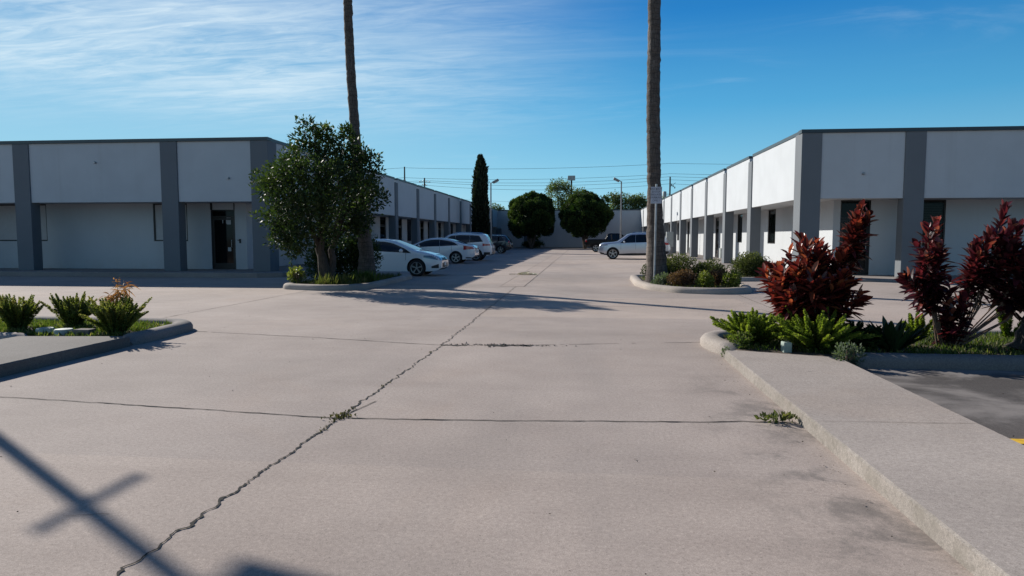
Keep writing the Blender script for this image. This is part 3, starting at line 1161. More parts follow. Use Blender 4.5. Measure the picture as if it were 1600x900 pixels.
# ================================================================ POLES AND WIRES
def lamp_post(loc, rz, label, h=6.3, arm=True):
    t = thing('lamp_post', label, 'lamp post', loc, rz, 'parking lot lamp posts')
    b = MB(); b.lathe([(0, 0), (.22, 0), (.22, .45), (.18, .5), (0, .5)], 'z', 20)
    b.build('footing', M_KERBD, t)
    b = MB(); b.tube([(0, 0, .5), (0, 0, h * .5), (0, 0, h)], [.08, .066, .055], 12)
    b.build('pole', M_LAMPM, t, smooth=40)
    b = MB(); b.tube([(0, 0, h - .06), (.12, 0, h + .03), (.25, 0, h + .06)], .03, 8)
    b.build('arm', M_LAMPM, t, smooth=40)
    rot = Matrix.Rotation(R(-28), 3, 'Y')
    b = MB()
    b.box(-.05, .52, -.20, .20, -.08, .10, rot, (.22, 0, h + .02))
    hd = b.build('lamp_head', M_LAMPM, t, bevel=.03)
    b = MB(); b.box(.0, .47, -.16, .16, -.10, -.081, rot, (.22, 0, h + .02))
    b.build('lens', M_LENS, hd)
    return t


lamp_post((-8.15, 59.5, 0), 0, 'lamp post beside the dark blue car, floodlight head facing right', 6.25)
lamp_post((3.25, 61.0, 0), math.pi, 'lamp post behind the silver car, floodlight head facing left', 6.4)
near = lamp_post((-11.08, 9.28, .08), 0, 'lamp post in the left foreground bed, only its shadow with a crossbar in view', 5.92)
b = MB(); b.box(-.02, .02, -.34, .50, 5.22, 5.27)
b.build('crossbar', M_LAMPM, near)

# tall floodlight pole behind the rear building
t = thing('floodlight_pole', 'tall pole with one boxy floodlight rising behind the two round junipers', 'lamp post', (-2.14, 115, 0))
b = MB(); b.tube([(0, 0, 0), (0, 0, 11.0)], [.2, .14], 10); b.build('pole', M_WOOD, t, smooth=40)
b = MB(); b.box(-.62, .62, -.2, .2, 10.95, 11.75); b.build('lamp_head', M_CABINET, t, bevel=.05)


def utility_pole(loc, h, label, cross=(), transformer=False, rz=0):
    t = thing('utility_pole', label, 'utility pole', loc, rz, 'utility poles')
    b = MB(); b.tube([(0, 0, 0), (0, 0, h)], [.2, .13], 10); b.build('pole', M_WOOD, t, smooth=40)
    for z, w in cross:
        b = MB(); b.box(-w / 2, w / 2, -.16, -.05, z - .06, z + .06); ca = b.build('crossarm', M_WOOD, t)
        b = MB()
        for x in np.linspace(-w / 2 + .1, w / 2 - .1, 4):
            b.lathe([(0, z + .06), (.05, z + .07), (.07, z + .16), (.03, z + .24), (0, z + .25)], 'z', 8, (x, -.1, 0))
        b.build('insulator', M_STEEL, ca)
    if transformer:
        b = MB(); b.lathe([(0, h - 3.9), (.34, h - 3.9), (.36, h - 3.8), (.36, h - 2.8), (.28, h - 2.7), (0, h - 2.68)], 'z', 16, (-1.0, -.1, 0))
        b.tube([(-.7, -.1, h - 3.2), (0, 0, h - 3.2)], .06, 6)
        b.build('transformer', M_CABINET, t, smooth=40)
        b = MB()
        for k in range(3):
            b.lathe([(0, h - 1.7), (.08, h - 1.65), (.11, h - 1.5), (.05, h - 1.3), (0, h - 1.28)], 'z', 8, (.25 + .3 * k, -.2, -.25 * k))
        b.tube([(0, -.1, h - 1.9), (1.0, -.2, h - 1.1)], .04, 6)
        b.build('insulator', M_WOOD, t)
    return t


utility_pole((-34.7, 130, 0), 15.1, 'bare utility pole rising tallest behind the left roofline', [(12.4, .5)])
utility_pole((-31.0, 131, 0), 13.0, 'utility pole with tilted crossarm just above the left roofline', [(12.2, 2.2), (11.6, 1.0)], rz=R(25))
utility_pole((15.9, 130, 0), 12.7, 'utility pole with transformer behind the right roofline', [], True)
WL = [((-90, 129, 13.9), (-34.7, 130, 14.9), (90, 133, 15.5), 'topmost of the thin power lines across the sky'),
      ((-90, 129, 12.2), (-34.7, 130, 13.0), (90, 133, 13.6), 'second power line from the top across the sky'),
      ((-90, 129, 11.9), (-31, 131, 12.5), (90, 133, 13.0), 'third power line from the top across the sky'),
      ((-90, 129, 11.5), (-31, 131, 12.2), (90, 133, 12.1), 'fourth power line from the top across the sky'),
      ((-90, 129, 10.7), (-31, 131, 11.6), (90, 133, 11.2), 'fifth power line down, above the far tree tops'),
      ((-90, 129, 8.7), (-31, 131, 9.4), (90, 133, 9.2), 'lowest power line, close above the far roofline')]
for i, (p0, p1, p2, lab) in enumerate(WL):
    b = MB()
    mid = (15.9, 130, (p1[2] * .55 + p2[2] * .45))
    for a, c in ((p0, p1), (p1, mid), (mid, p2)):
        pts = []
        for k in range(17):
            u = k / 16
            q = Vector(a).lerp(Vector(c), u)
            q.z -= 4 * u * (1 - u) * (.55 + .12 * i)
            pts.append(q)
        b.tube(pts, .026 if i != 5 else .016, 5, cap=False)
    tag(b.build('power_line', M_WIRE), lab, 'power line', 'power lines')


# ================================================================ TREES
def palm(loc, pts, radii, label, height, broken=0):
    t = thing('palm_tree', label, 'palm tree', loc, 0, 'tall palm trunks')
    # resample with rings and bumps
    P, Rr = [], []
    pts = [Vector(p) for p in pts]
    zs_ = [p.z for p in pts]
    z = 0.0
    while z < height:
        x = np.interp(z, zs_, [p.x for p in pts])
        y = np.interp(z, zs_, [p.y for p in pts])
        P.append((x + random.gauss(0, .006), y + random.gauss(0, .006), z))
        Rr.append(np.interp(z, zs_, radii) * (1 + random.gauss(0, .022)))
        z += random.uniform(.05, .13)
    b = MB(); b.tube(P, Rr, 18, jit=.02)
    b.build('trunk', M_PALM, t, smooth=180)
    top = Vector(P[-1])
    # crown of fan leaves far above the picture
    n = 34
    parts = []
    for k in range(n):
        a = k * 2.4
        el = R(random.uniform(-55, 60))
        d = np.array([math.cos(a) * math.cos(el), math.sin(a) * math.cos(el), math.sin(el)])
        hub = np.array(top) + d * 1.2 + np.array([0, 0, .1])
        m = 16
        s = unit(np.cross(d, [0, 0, 1.0])[None])[0]
        ang = np.linspace(-1.2, 1.2, m)
        D = np.cos(ang)[:, None] * d + np.sin(ang)[:, None] * s
        parts.append(blades(np.repeat(hub[None], m, 0), D, np.cross(D, np.cross(d, s)), .9, .07, rng.random(m), droop=.4))
        parts.append(blades(np.array(top)[None], d[None], s[None], 1.25, .05, rng.random(1), droop=0))
    V, F, r = cat(parts)
    quads('crown', V, F, M_FERN, t, r)
    return t


palm((-7.02, 21.4, .05), [(0, 0, 0), (.02, 0, .9), (-.13, 0, 2.3), (-.30, 0, 4.9), (-.42, 0, 7.0), (-.47, 0, 9), (-.5, 0, 15)],
     [.33, .235, .20, .155, .145, .14, .13], 'slender leaning palm trunk rising behind the leafy left tree', 15.0)
palm((2.20, 20.9, .05), [(0, 0, 0), (0, 0, .5), (-.05, 0, 1.6), (-.11, 0, 2.9), (-.17, 0, 5), (-.19, 0, 8.4), (-.2, 0, 15)],
     [.37, .32, .26, .205, .20, .185, .16], 'thick straight palm trunk standing behind the small metal sign', 15.0)
# stout palm trunk at the right edge of the picture
t = thing('palm_tree', 'dark stout palm trunk cut off by the right edge, in the grass bed', 'palm tree', (5.70, 8.95, .06), 0, 'tall palm trunks')
P, Rr = [], []
z = 0
while z < 9:
    P.append((.16 * min(z, 1.2) + .02 * z, 0, z)); Rr.append(np.interp(z, [0, .1, .5, 1.2, 9], [.42, .36, .29, .24, .2]) * (1 + random.gauss(0, .03)))
    z += random.uniform(.05, .11)
b = MB(); b.tube(P, Rr, 18, jit=.03)
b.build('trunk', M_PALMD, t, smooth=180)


def branches(b, base, tips, r0, r1, wig=.1):
    for tp in tips:
        base_v, tp_v = Vector(base), Vector(tp)
        pts, rr = [], []
        n = 7
        ax = Vector((random.gauss(0, wig), random.gauss(0, wig), 0))
        for i in range(n + 1):
            u = i / n
            q = base_v.lerp(tp_v, u)
            q += ax * math.sin(u * math.pi) + Vector((random.gauss(0, .02), random.gauss(0, .02), 0)) * (u > 0)
            pts.append(q)
            rr.append(r0 * (1 - u) + r1 * u)
        b.tube(pts, rr, 9)


def clump_leaves(clumps, per, leaf, shell=.55, up=.3, flat=None):
    """clumps: (x,y,z,r). leaves distributed towards each clump's outside"""
    out = []
    for (x, y, z, r) in clumps:
        n = int(per * r * r)
        d = sphere_dirs(n)
        rad = r * (shell + (1 - shell) * rng.random(n)) * (1 + .12 * rng.normal(size=n))
        P = np.array([x, y, z]) + d * rad[:, None] * np.array([1, 1, .88])
        D = d * .8 + rng.normal(size=(n, 3)) * .55 + np.array([0, 0, up])
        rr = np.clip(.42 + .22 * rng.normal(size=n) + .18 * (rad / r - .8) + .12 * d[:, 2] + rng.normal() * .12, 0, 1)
        L = leaf * (.7 + .6 * rng.random(n))
        out.append(small_leaves(P, D, L, L * .46, rr))
    return out


# broadleaf tree in the left planter
t = thing('broadleaf_tree', 'bushy dark green tree with forked trunk in the left planter', 'tree', (-7.66, 19.65, .08))
t.scale = (.94, .94, .94)
b = MB()
branches(b, (0, 0, 0), [(-.25, 0, 1.2)], .20, .13, .04)
branches(b, (.12, .05, 0), [(.25, .1, 1.5)], .14, .09, .05)
branches(b, (-.08, -.05, 0), [(-.02, -.1, 1.7)], .12, .08, .05)
branches(b, (-.25, 0, 1.25), [(-1.2, .3, 2.6), (-.6, -.5, 3.4), (-1.5, -.2, 3.4), (-.4, .6, 4.4)], .09, .02)
branches(b, (.25, .1, 1.45), [(1.2, .3, 2.6), (.8, -.5, 3.6), (1.5, .2, 3.5), (.9, .5, 4.5)], .08, .02)
branches(b, (-.02, -.1, 1.65), [(.2, -.8, 3.0), (-.2, -.3, 4.8), (.3, .6, 4.0)], .07, .02)
b.build('trunk', M_BARK, t, smooth=60)
cl = [(-.35, 0, 4.55, .50), (-.05, .2, 4.3, .55), (-.75, .1, 4.15, .58), (.70, .1, 4.45, .48), (1.05, .2, 4.0, .55), (1.45, 0, 3.75, .52), (.35, -.1, 3.9, .62),
      (-1.3, 0, 3.75, .55), (-1.85, .1, 3.35, .52), (-2.05, -.1, 3.0, .40), (-1.4, -.4, 3.1, .62), (-.7, -.5, 3.4, .68), (0, -.6, 3.3, .70), (.8, -.5, 3.2, .66),
      (1.5, -.2, 3.1, .55), (1.75, .2, 2.75, .45), (-1.5, .3, 2.5, .60), (-1.75, -.2, 2.1, .45), (-.9, -.6, 2.5, .66), (-.1, -.7, 2.4, .66), (.7, -.6, 2.4, .62),
      (1.3, 0, 2.3, .50), (-1.2, -.3, 1.75, .46), (-.6, -.5, 1.75, .5), (0, .5, 2.6, .8), (.9, .6, 3.0, .7), (-.8, .7, 3.0, .75), (.3, -.4, 1.8, .42), (.95, .1, 1.75, .35),
      (-.95, -.3, 1.25, .30), (.1, .8, 3.8, .6), (-1.35, -.4, 1.45, .42), (-.35, -.6, 1.4, .40), (.55, -.3, 1.5, .42), (-1.6, .1, 1.7, .40), (-.8, -.5, 1.05, .30), (.2, .5, 1.6, .5), (1.2, .2, 1.9, .4), (.05, 0, 4.75, .28), (-.45, -.1, 4.95, .28), (-.95, 0, 4.6, .25), (.85, 0, 4.75, .22), (1.9, 0, 3.45, .25)]
cl = [(x * .88 + .10, y * 1.8 - .30, z, r) for x, y, z, r in cl]
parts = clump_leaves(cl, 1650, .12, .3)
# loose twigs beyond the outline
tw = []
for k in range(70):
    c = cl[rng.integers(len(cl))]
    d = sphere_dirs(1)[0]; d[2] = abs(d[2]) * .7 + d[2] * .3
    tw.append((c[0] + d[0] * c[3] * 1.1, c[1] + d[1] * c[3], c[2] + d[2] * c[3] * 1.1, .17))
parts += clump_leaves(tw, 900, .12, .1)
V, F, r = cat(parts)
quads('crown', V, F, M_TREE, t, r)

# cypress
t = thing('cypress_tree', 'narrow dark columnar cypress beside the left building', 'tree', (-10.05, 66, .05))
b = MB(); b.tube([(0, 0, 0), (0, 0, 8.2)], [.14, .03], 8); b.build('trunk', M_BARK, t)
parts = []
n = 9000
zz = .25 + 8.9 * rng.random(n) ** 1.05
prof = np.interp(zz, [.2, .8, 2, 4, 6, 7.6, 8.4, 9.1], [.62, .78, .76, .68, .62, .52, .36, .06])
ang = rng.random(n) * 2 * np.pi
lob = 1 + .16 * np.sin(ang * 3 + zz * .8) + .10 * np.sin(ang * 7 - zz * 2.3) + .07 * rng.normal(size=n)
rad = prof * lob * (.55 + .45 * np.sqrt(rng.random(n)))
P = np.stack([np.cos(ang) * rad, np.sin(ang) * rad, zz], 1)
D = np.stack([np.cos(ang) * .35, np.sin(ang) * .35, np.ones(n)], 1) + .18 * rng.normal(size=(n, 3))
rr = np.clip(.45 + .25 * rng.normal(size=n), 0, 1)
L = .34 * (.6 + .8 * rng.random(n))
parts.append(small_leaves(P, D, L, L * .36, rr))
for k, (dx, h) in enumerate(((-.22, 8.6), (.12, 9.25), (.3, 8.2))):
    n = 260
    z2 = h - 1.5 * rng.random(n)
    P = np.stack([dx + .16 * rng.normal(size=n) * (h - z2 + .15), .12 * rng.normal(size=n), z2 - .25], 1)
    parts.append(small_leaves(P, np.array([0, 0, 1.0]) + .12 * rng.normal(size=(n, 3)), .3, .09, np.clip(.5 + .25 * rng.normal(size=n), 0, 1)))
V, F, r = cat(parts)
quads('crown', V, F, M_CYP, t, r)


def juniper(loc, rx, z0, z1, label, seed):
    t = thing('juniper_tree', label, 'tree', loc, 0, 'round junipers')
    g = np.random.default_rng(seed)
    b = MB()
    branches(b, (0, 0, 0), [(.5, .2, 2.6), (-.6, 0, 2.8), (-.1, -.3, 3.0), (.1, .5, 3)], .22, .1, .08)
    b.build('trunk', M_BARK, t, smooth=60)
    parts = []
    n = 120
    zc, hz = (z0 + z1) / 2, (z1 - z0) / 2
    for k in range(n):
        d = unit(g.normal(size=(1, 3)))[0]
        if d[2] < -.75:
            continue
        c = np.array([d[0] * rx * .80, d[1] * rx * .80, zc + d[2] * hz * .84])
        c += g.normal(size=3) * .15
        r = g.uniform(.48, .82)
        m = int(420 * r)
        dd = unit(g.normal(size=(m, 3)) * .8 + d * .9)
        P = c + dd * r * (.55 + .45 * g.random((m, 1))) * np.array([.9, .9, 1.0])
        D = dd + np.array([0, 0, .5]) + .35 * g.normal(size=(m, 3))
        tone = g.normal() * .13
        rr = np.clip(.44 + tone + .16 * g.normal(size=m) + .16 * dd[:, 2], 0, 1)
        parts.append(small_leaves(P, D, .24 * (.7 + .6 * g.random(m)), .13, rr))
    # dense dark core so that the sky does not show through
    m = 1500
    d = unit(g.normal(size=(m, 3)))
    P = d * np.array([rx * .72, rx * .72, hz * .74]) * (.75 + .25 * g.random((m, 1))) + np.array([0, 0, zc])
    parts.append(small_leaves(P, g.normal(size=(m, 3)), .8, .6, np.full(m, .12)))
    V, F, r = cat(parts)
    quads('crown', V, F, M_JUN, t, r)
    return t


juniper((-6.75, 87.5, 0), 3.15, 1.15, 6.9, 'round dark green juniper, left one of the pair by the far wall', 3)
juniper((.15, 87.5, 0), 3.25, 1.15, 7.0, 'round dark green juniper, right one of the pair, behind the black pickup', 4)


def bush(name, loc, sx, sy, h, mat, label, leaf=.07, n=900, cat_='shrub', group=None, lumps=9, seed=1, stem=True):
    g = np.random.default_rng(seed)
    t = thing(name, label, cat_, loc, 0, group)
    n = int(n * 2.3)
    leaf = leaf * .9
    parts = []
    for k in range(lumps):
        d = unit(g.normal(size=(1, 3)))[0]
        c = np.array([d[0] * sx * .48, d[1] * sy * .48, h * (.5 + .24 * d[2])])
        r = g.uniform(.32, .5)
        m = n // lumps
        dd = unit(g.normal(size=(m, 3)))
        P = c + dd * (.55 + .5 * g.random((m, 1))) * np.array([sx * r, sy * r, h * r])
        P[:, 2] = np.maximum(P[:, 2], .02)
        D = dd * .7 + np.array([0, 0, .6]) + .5 * g.normal(size=(m, 3))
        rr = np.clip(.45 + g.normal() * .12 + .2 * g.normal(size=m) + .15 * dd[:, 2], 0, 1)
        L = leaf * (.7 + .6 * g.random(m))
        parts.append(small_leaves(P, D, L, L * .5, rr))
    V, F, r = cat(parts)
    quads('foliage', V, F, mat, t, r)
    if stem:
        b = MB()
        for k in range(6):
            a = g.uniform(0, 6.28)
            b.tube([(0, 0, -.02), (math.cos(a) * sx * .25, math.sin(a) * sy * .25, h * .4), (math.cos(a) * sx * .5, math.sin(a) * sy * .5, h * .75)], [.02, .014, .006], 6)
        b.build('stems', M_STEM, t)
    return t


bush('shrub', (-6.6, 92.0, .05), 2.2, .8, .9, M_JUN, 'low dark bush at the foot of the far left juniper', .16, 1400, seed=11)

# trees beyond the rear building


def far_tree(loc, h, w, label, seed, dens=1.0):
    g = np.random.default_rng(seed)
    t = thing('background_tree', label, 'tree', loc, 0, 'trees beyond the rear building')
    b = MB()
    branches(b, (0, 0, 0), [(w * .3, 0, h * .7), (-w * .3, .2, h * .75), (0, 0, h * .9)], .25, .05, .2)
    b.build('trunk', M_BARK, t, smooth=60)
    parts = []
    for k in range(int(80 * dens)):
        u = g.random()
        z = h * (.45 + .52 * u)
        rr_ = w * .5 * math.sin(math.pi * min(1, .25 + .72 * (1 - u))) if u > .4 else w * .5
        a = g.uniform(0, 6.28)
        q = math.sqrt(g.random())
        c = np.array([math.cos(a) * rr_ * q, math.sin(a) * rr_ * q * .7, z])
        r = g.uniform(.5, .95)
        m = int(95 * r)
        dd = unit(g.normal(size=(m, 3)))
        P = c + dd * r * (.3 + .8 * g.random((m, 1)))
        tone = g.normal() * .12
        L = .30 * (.6 + .7 * g.random(m))
        parts.append(small_leaves(P, dd + g.normal(size=(m, 3)) * .6, L, L * .5, np.clip(.5 + tone + .2 * g.normal(size=m), 0, 1)))
    V, F, r = cat(parts)
    quads('crown', V, F, M_FAR, t, r)
    return t


far_tree((-4.4, 114, 0), 11.0, 4.6, 'pale green tree, tallest one showing between the two junipers', 21)
far_tree((-1.6, 116, 0), 9.6, 4.0, 'pale green tree just behind the floodlight pole', 22)
far_tree((5.6, 116, 0), 8.6, 3.6, 'pale green tree left of the right palm trunk, by the right lamp post', 23)
far_tree((8.6, 116, 0), 8.4, 4.2, 'pale green tree seen just left of the right palm trunk', 24, 1.4)
far_tree((12.2, 118, 0), 8.2, 4.0, 'pale green tree partly hidden by the right palm trunk', 26, 1.4)
far_tree((-15.0, 118, 0), 7.0, 2.6, 'small pale tree top above the roof beside the left lamp post', 25, .6)
far_tree((-11.8, 119, 0), 6.7, 2.0, 'small pale tree top just left of the round junipers', 27, .5)


# ================================================================ FOREGROUND PLANTS
def foxtail(loc, width, h, n, label, mat, seed, lean=(0, 0), thick=.075, flare=1.05):
    """foxtail fern: bottle-brush plumes arching out of one crown"""
    g = np.random.default_rng(seed)
    n = int(n * 1.25)
    thick0 = thick * .66
    h = h * 1.06
    t = thing('foxtail_fern', label, 'fern', loc, 0, 'foxtail ferns')
    parts = []
    for k in range(n):
        a = g.uniform(0, 2 * np.pi)
        out = g.uniform(.05, 1.0) ** .8
        Lp = h * g.uniform(.70, 1.12) * (1 + .38 * out)
        tilt = out * flare
        d = np.array([math.cos(a) * math.sin(tilt) * width / h * .55 + lean[0], math.sin(a) * math.sin(tilt) * width / h * .55 + lean[1], math.cos(tilt) + .15])
        d /= np.linalg.norm(d)
        base = np.array([math.cos(a), math.sin(a), 0]) * g.uniform(0, .12) * width
        m = 330
        thick = thick0 * g.uniform(.8, 1.15)
        u = g.random(m) * .96 + .04
        droop = np.array([0, 0, -1.0]) * (.10 + .26 * out * g.random())
        c = base + d * (Lp * u)[:, None] + droop * (Lp * u * u)[:, None]
        tang = unit(d + 2 * droop * u[:, None])
        ph = g.random(m) * 2 * np.pi
        s = unit(np.cross(tang, [0.3, .2, 1.0]))
        q = np.cross(tang, s)
        rad = np.cos(ph)[:, None] * s + np.sin(ph)[:, None] * q
        fat = np.interp(u, [0, .15, .5, .8, 1], [.35, .9, 1.0, .7, .15])
        D = rad * .8 + tang * .75
        tone = g.normal() * .14
        rr = np.clip(.30 + .42 * u + tone + .12 * g.normal(size=m), 0, 1)
        L = thick * fat * (.8 + .4 * g.random(m))
        parts.append(small_leaves(c, D, L + .012, .012 + .006 * g.random(m), rr))
        # the plume's stem
        uu = np.linspace(0, .97, 6)
        cc = base + d * (Lp * uu)[:, None] + droop * (Lp * uu * uu)[:, None]
        sd = np.array([-.7, .7, 0]) * .004
        V = np.concatenate([cc + sd, cc - sd])
        F = np.array([[i, i + 1, 7 + i, 6 + i] for i in range(5)])
        parts.append((V, F, np.full(12, .2)))
    V, F, r = cat(parts)
    quads('plumes', V, F, mat, t, r)
    return t


foxtail((2.23, 9.25, .08), .92, .44, 62, 'bright green foxtail fern nearest the rounded kerb tip on the right', M_FERN, 31, (.05, 0))
foxtail((2.93, 8.78, .08), 1.05, .50, 74, 'wide bright green foxtail fern under the large red ti plant', M_FERN, 32, (0, -.12), .06)
foxtail((3.40, 8.95, .08), .7, .34, 34, 'dark low foxtail fern between the wide fern and the sago', M_DKFERN, 37, (.1, -.1), .06)
foxtail((-8.60, 9.45, .08), .74, .48, 56, 'green foxtail fern cut by the left edge of the picture', M_FERNG, 33, (0, 0), .055, .78)
foxtail((-8.0, 9.85, .08), .72, .46, 52, 'green foxtail fern between the other two on the left', M_FERNG, 34, (0, 0), .055, .78)
foxtail((-6.85, 9.25, .08), .98, .50, 84, 'big foxtail fern by the left kerb with a dried flower stalk', M_FERNG, 35, (0, 0), .055, .78)
foxtail((4.55, 9.75, .08), .55, .40, 9, 'sparse pale green fern behind the branching red ti plant', M_FERN, 36, (0, 0), .075)
foxtail((5.85, 10.0, .08), .30, .42, 4, 'lone pale green fern plume near the right edge trunk', M_FERN, 38, (0, 0), .075)

# sago / cast-iron like dark plant
t = thing('sago_plant', 'dark green plant with broad upright leaves between the ferns and the red shrubs', 'plant', (3.80, 8.78, .08))
n = 46
a = rng.random(n) * 2 * np.pi
tl = .15 + .85 * rng.random(n)
D = np.stack([np.cos(a) * np.sin(tl), np.sin(a) * np.sin(tl), np.cos(tl) + .15], 1)
S = np.stack([-np.sin(a), np.cos(a), np.zeros(n)], 1)
P = np.stack([np.cos(a) * .06, np.sin(a) * .06, np.zeros(n)], 1)
V, F, r = blades(P, D, S, .52 * (.7 + .4 * rng.random(n)), .085, np.clip(.4 + .25 * rng.normal(size=n), 0, 1), ((0, .3), (.2, .7), (.5, 1), (.8, .7), (1, .05)), .18, .45)
quads('leaves', V, F, M_DKFERN, t, r)


def ti_leaves(g, base, axis, length, n, leaf=.27, width=.070, spread=1.0, tone=0.0):
    """leaves spiralling along a cane"""
    n = max(3, int(n * 1.5))
    leaf = leaf * 1.05
    u = np.sort(g.random(n))
    axis = np.asarray(axis, float)
    ax = axis / np.linalg.norm(axis)
    P = np.asarray(base)[None] + ax[None] * (u * length)[:, None]
    ang = np.arange(n) * 2.39996 + g.normal(size=n) * .3
    s = unit(np.cross(ax, [0.2, 1, .1])[None])[0]
    q = np.cross(ax, s)
    rad = np.cos(ang)[:, None] * s + np.sin(ang)[:, None] * q
    rise = np.interp(u, [0, .3, .7, 1], [-.05, .35, .85, 2.2]) + g.normal(size=n) * .38
    D = unit(rad * spread + ax[None] * rise[:, None])
    S = np.cross(D, ax[None])
    L = leaf * (.65 + .5 * g.random(n)) * np.interp(u, [0, .6, 1], [.9, 1.05, .75])
    W = width * (.75 + .5 * g.random(n))
    rr = np.clip(.28 + .30 * u + tone + .24 * g.normal(size=n), 0, 1)
    return blades(P, D, S, L, W, rr, ((0, .30), (.22, .8), (.5, 1.0), (.8, .68), (1, .05)), .05 + .22 * g.random(n), .35)


def ti_plant(loc, canes, label, mat, seed, cat_='shrub'):
    """canes: list of (points..., leafy start fraction, n leaves, leaf length)"""
    g = np.random.default_rng(seed)
    t = thing('ti_plant', label, cat_, loc, 0, 'red ti plants')
    b = MB()
    parts = []
    for pts, f0, n, leaf in canes:
        pts = [np.array(p, float) for p in pts]
        seglen = [np.linalg.norm(q - p) for p, q in zip(pts[:-1], pts[1:])]
        tot = sum(seglen)
        rad = np.linspace(.0105, .006, len(pts))
        b.tube(pts, list(rad), 7)
        # leafy upper part
        s0 = tot * f0
        acc = 0
        for p, q, L in zip(pts[:-1], pts[1:], seglen):
            a0, a1 = max(acc, s0), acc + L
            if a1 > a0 + 1e-4:
                d = (q - p) / L
                k = int(n * (a1 - a0) / (tot - s0))
                if k > 0:
                    last = acc + L >= tot - 1e-6
                    parts.append(ti_leaves(g, p + d * (a0 - acc), d, a1 - a0 + (.05 if last else 0), k, leaf, tone=g.normal() * .07 + (.05 if last else -.05), spread=1.0))
            acc += L
    b.build('stems', M_STEM, t)
    V, F, r = cat(parts)
    quads('leaves', V, F, mat, t, r, smooth=True)
    return t


g = np.random.default_rng(77)


def ti_cluster(base, cx, cy, z0, z1, rx, ry, n, k, leaf, via=None, f0=.3):
    """canes fanning from a base into one leafy head"""
    out = []
    for i in range(n):
        a, q = g.uniform(0, 2 * np.pi), math.sqrt(g.random())
        dome = math.sqrt(max(0, 1 - .75 * q * q))
        z = z0 + (z1 - z0) * (g.uniform(.35, 1.0) * dome)
        top = (cx + math.cos(a) * rx * q, cy + math.sin(a) * ry * q, z)
        b0 = (base[0] + g.normal() * .04, base[1] + g.normal() * .04, base[2])
        m = via or ((b0[0] * .45 + top[0] * .55), (b0[1] * .45 + top[1] * .55), b0[2] + (z - b0[2]) * .5)
        m = (m[0] + g.normal() * .03, m[1] + g.normal() * .03, m[2] + g.normal() * .03)
        out.append(([b0, m, top], f0, k, leaf))
    return out


canes = ti_cluster((0, 0, 0), -.06, 0, .45, 1.38, .52, .42, 28, 30, .25, f0=.32)
canes += ti_cluster((0, 0, 0), .22, -.05, .75, 1.34, .2, .2, 8, 28, .24, f0=.4)
canes += ti_cluster((0, 0, 0), -.30, 0, .75, 1.22, .18, .2, 7, 28, .24, f0=.4)
canes += ti_cluster((-.02, 0, 0), -.02, 0, 1.1, 1.50, .16, .18, 5, 26, .23, f0=.5)
canes += ti_cluster((0, 0, 0), .42, 0, .45, 1.05, .2, .2, 7, 26, .24, f0=.35)
canes += ti_cluster((0, -.1, 0), -.42, -.12, .42, .92, .18, .2, 6, 24, .24, f0=.3)
canes += ti_cluster((.12, 0, 0), .60, .02, 1.32, 1.86, .11, .10, 6, 28, .20, via=(.46, .02, 1.02), f0=.68)
ti_plant((2.98, 9.30, .06), canes, 'large dense red ti plant, one crown rising above the rest', M_TI, 41)
canes = ti_cluster((-.05, 0, 0), -.30, 0, .95, 1.72, .19, .17, 7, 34, .22, via=(-.18, 0, .58), f0=.50)
canes += ti_cluster((-.05, 0, 0), -.40, -.03, .70, 1.05, .15, .14, 4, 26, .22, via=(-.2, 0, .48), f0=.52)
canes += ti_cluster((0, 0, 0), .10, -.03, .25, .98, .15, .14, 7, 26, .19, f0=.25)
canes += ti_cluster((.06, .03, 0), .56, .03, 1.10, 1.76, .20, .18, 7, 32, .23, via=(.36, .03, .58), f0=.55)
canes += ti_cluster((.06, .0, 0), .92, .05, .95, 1.72, .22, .18, 7, 32, .23, via=(.62, .0, .50), f0=.55)
canes += ti_cluster((.05, .05, 0), .36, .05, .80, 1.34, .13, .13, 4, 26, .22, via=(.26, .05, .5), f0=.55)
canes += ti_cluster((.06, .0, 0), 1.14, -.03, .75, 1.2, .16, .15, 4, 26, .22, via=(.72, 0, .42), f0=.6)
ti_plant((4.66, 9.20, .06), canes, 'branching dark red ti plant with bare stems, beside the right edge trunk', M_TI2, 42)

# small weedy plants
bush('weed', (2.98, 7.98, .02), .20, .14, .26, M_SHRUBG, 'grey-green weed growing at the end of the right walkway', .045, 260, 'weed', lumps=7, seed=51)
bush('weed', (1.61, 5.61, 0), .24, .10, .05, M_WEED, 'flat olive weed against the walkway kerb where the joint ends', .055, 46, 'weed', lumps=5, seed=52, stem=False)
bush('weed', (1.78, 8.55, 0), .08, .10, .13, M_SHRUBG, 'small weed in the gap behind the broken kerb end', .03, 90, 'weed', lumps=4, seed=53, stem=False)
bush('weed', (2.05, 8.85, .08), .20, .22, .20, M_GRASS, 'leafy weed clump beside the bright fern at the kerb tip', .04, 260, 'weed', lumps=7, seed=54, stem=False)

# dried flower stalk in the left bed
t = thing('dried_stalk', 'dried orange flower stalk standing in the big left fern', 'plant', (-6.98, 9.5, .02))
b = MB()
b.tube([(0, 0, 0), (.0, 0, .45), (.015, 0, .86)], [.008, .006, .004], 6)
b.tube([(.05, 0, 0), (.10, 0, .5), (.16, 0, .62)], [.006, .004, .003], 6)
b.build('stem', M_STEM, t)
n = 110
P = np.stack([-.22 + .42 * rng.random(n), .05 * rng.normal(size=n), .50 + .0 * rng.random(n)], 1)
P[:, 2] += .26 * (P[:, 0] + .22) / .42 + .03 * rng.normal(size=n)
D = np.stack([rng.normal(size=n) * .8, rng.normal(size=n) * .4, rng.normal(size=n) * .35 - .1], 1)
A = blades(P, D, rng.normal(size=(n, 3)), .10 + .10 * rng.random(n), .018, rng.random(n), droop=.4)
P = np.stack([.012 + .02 * rng.normal(size=26), .02 * rng.normal(size=26), .72 + .16 * rng.random(26)], 1)
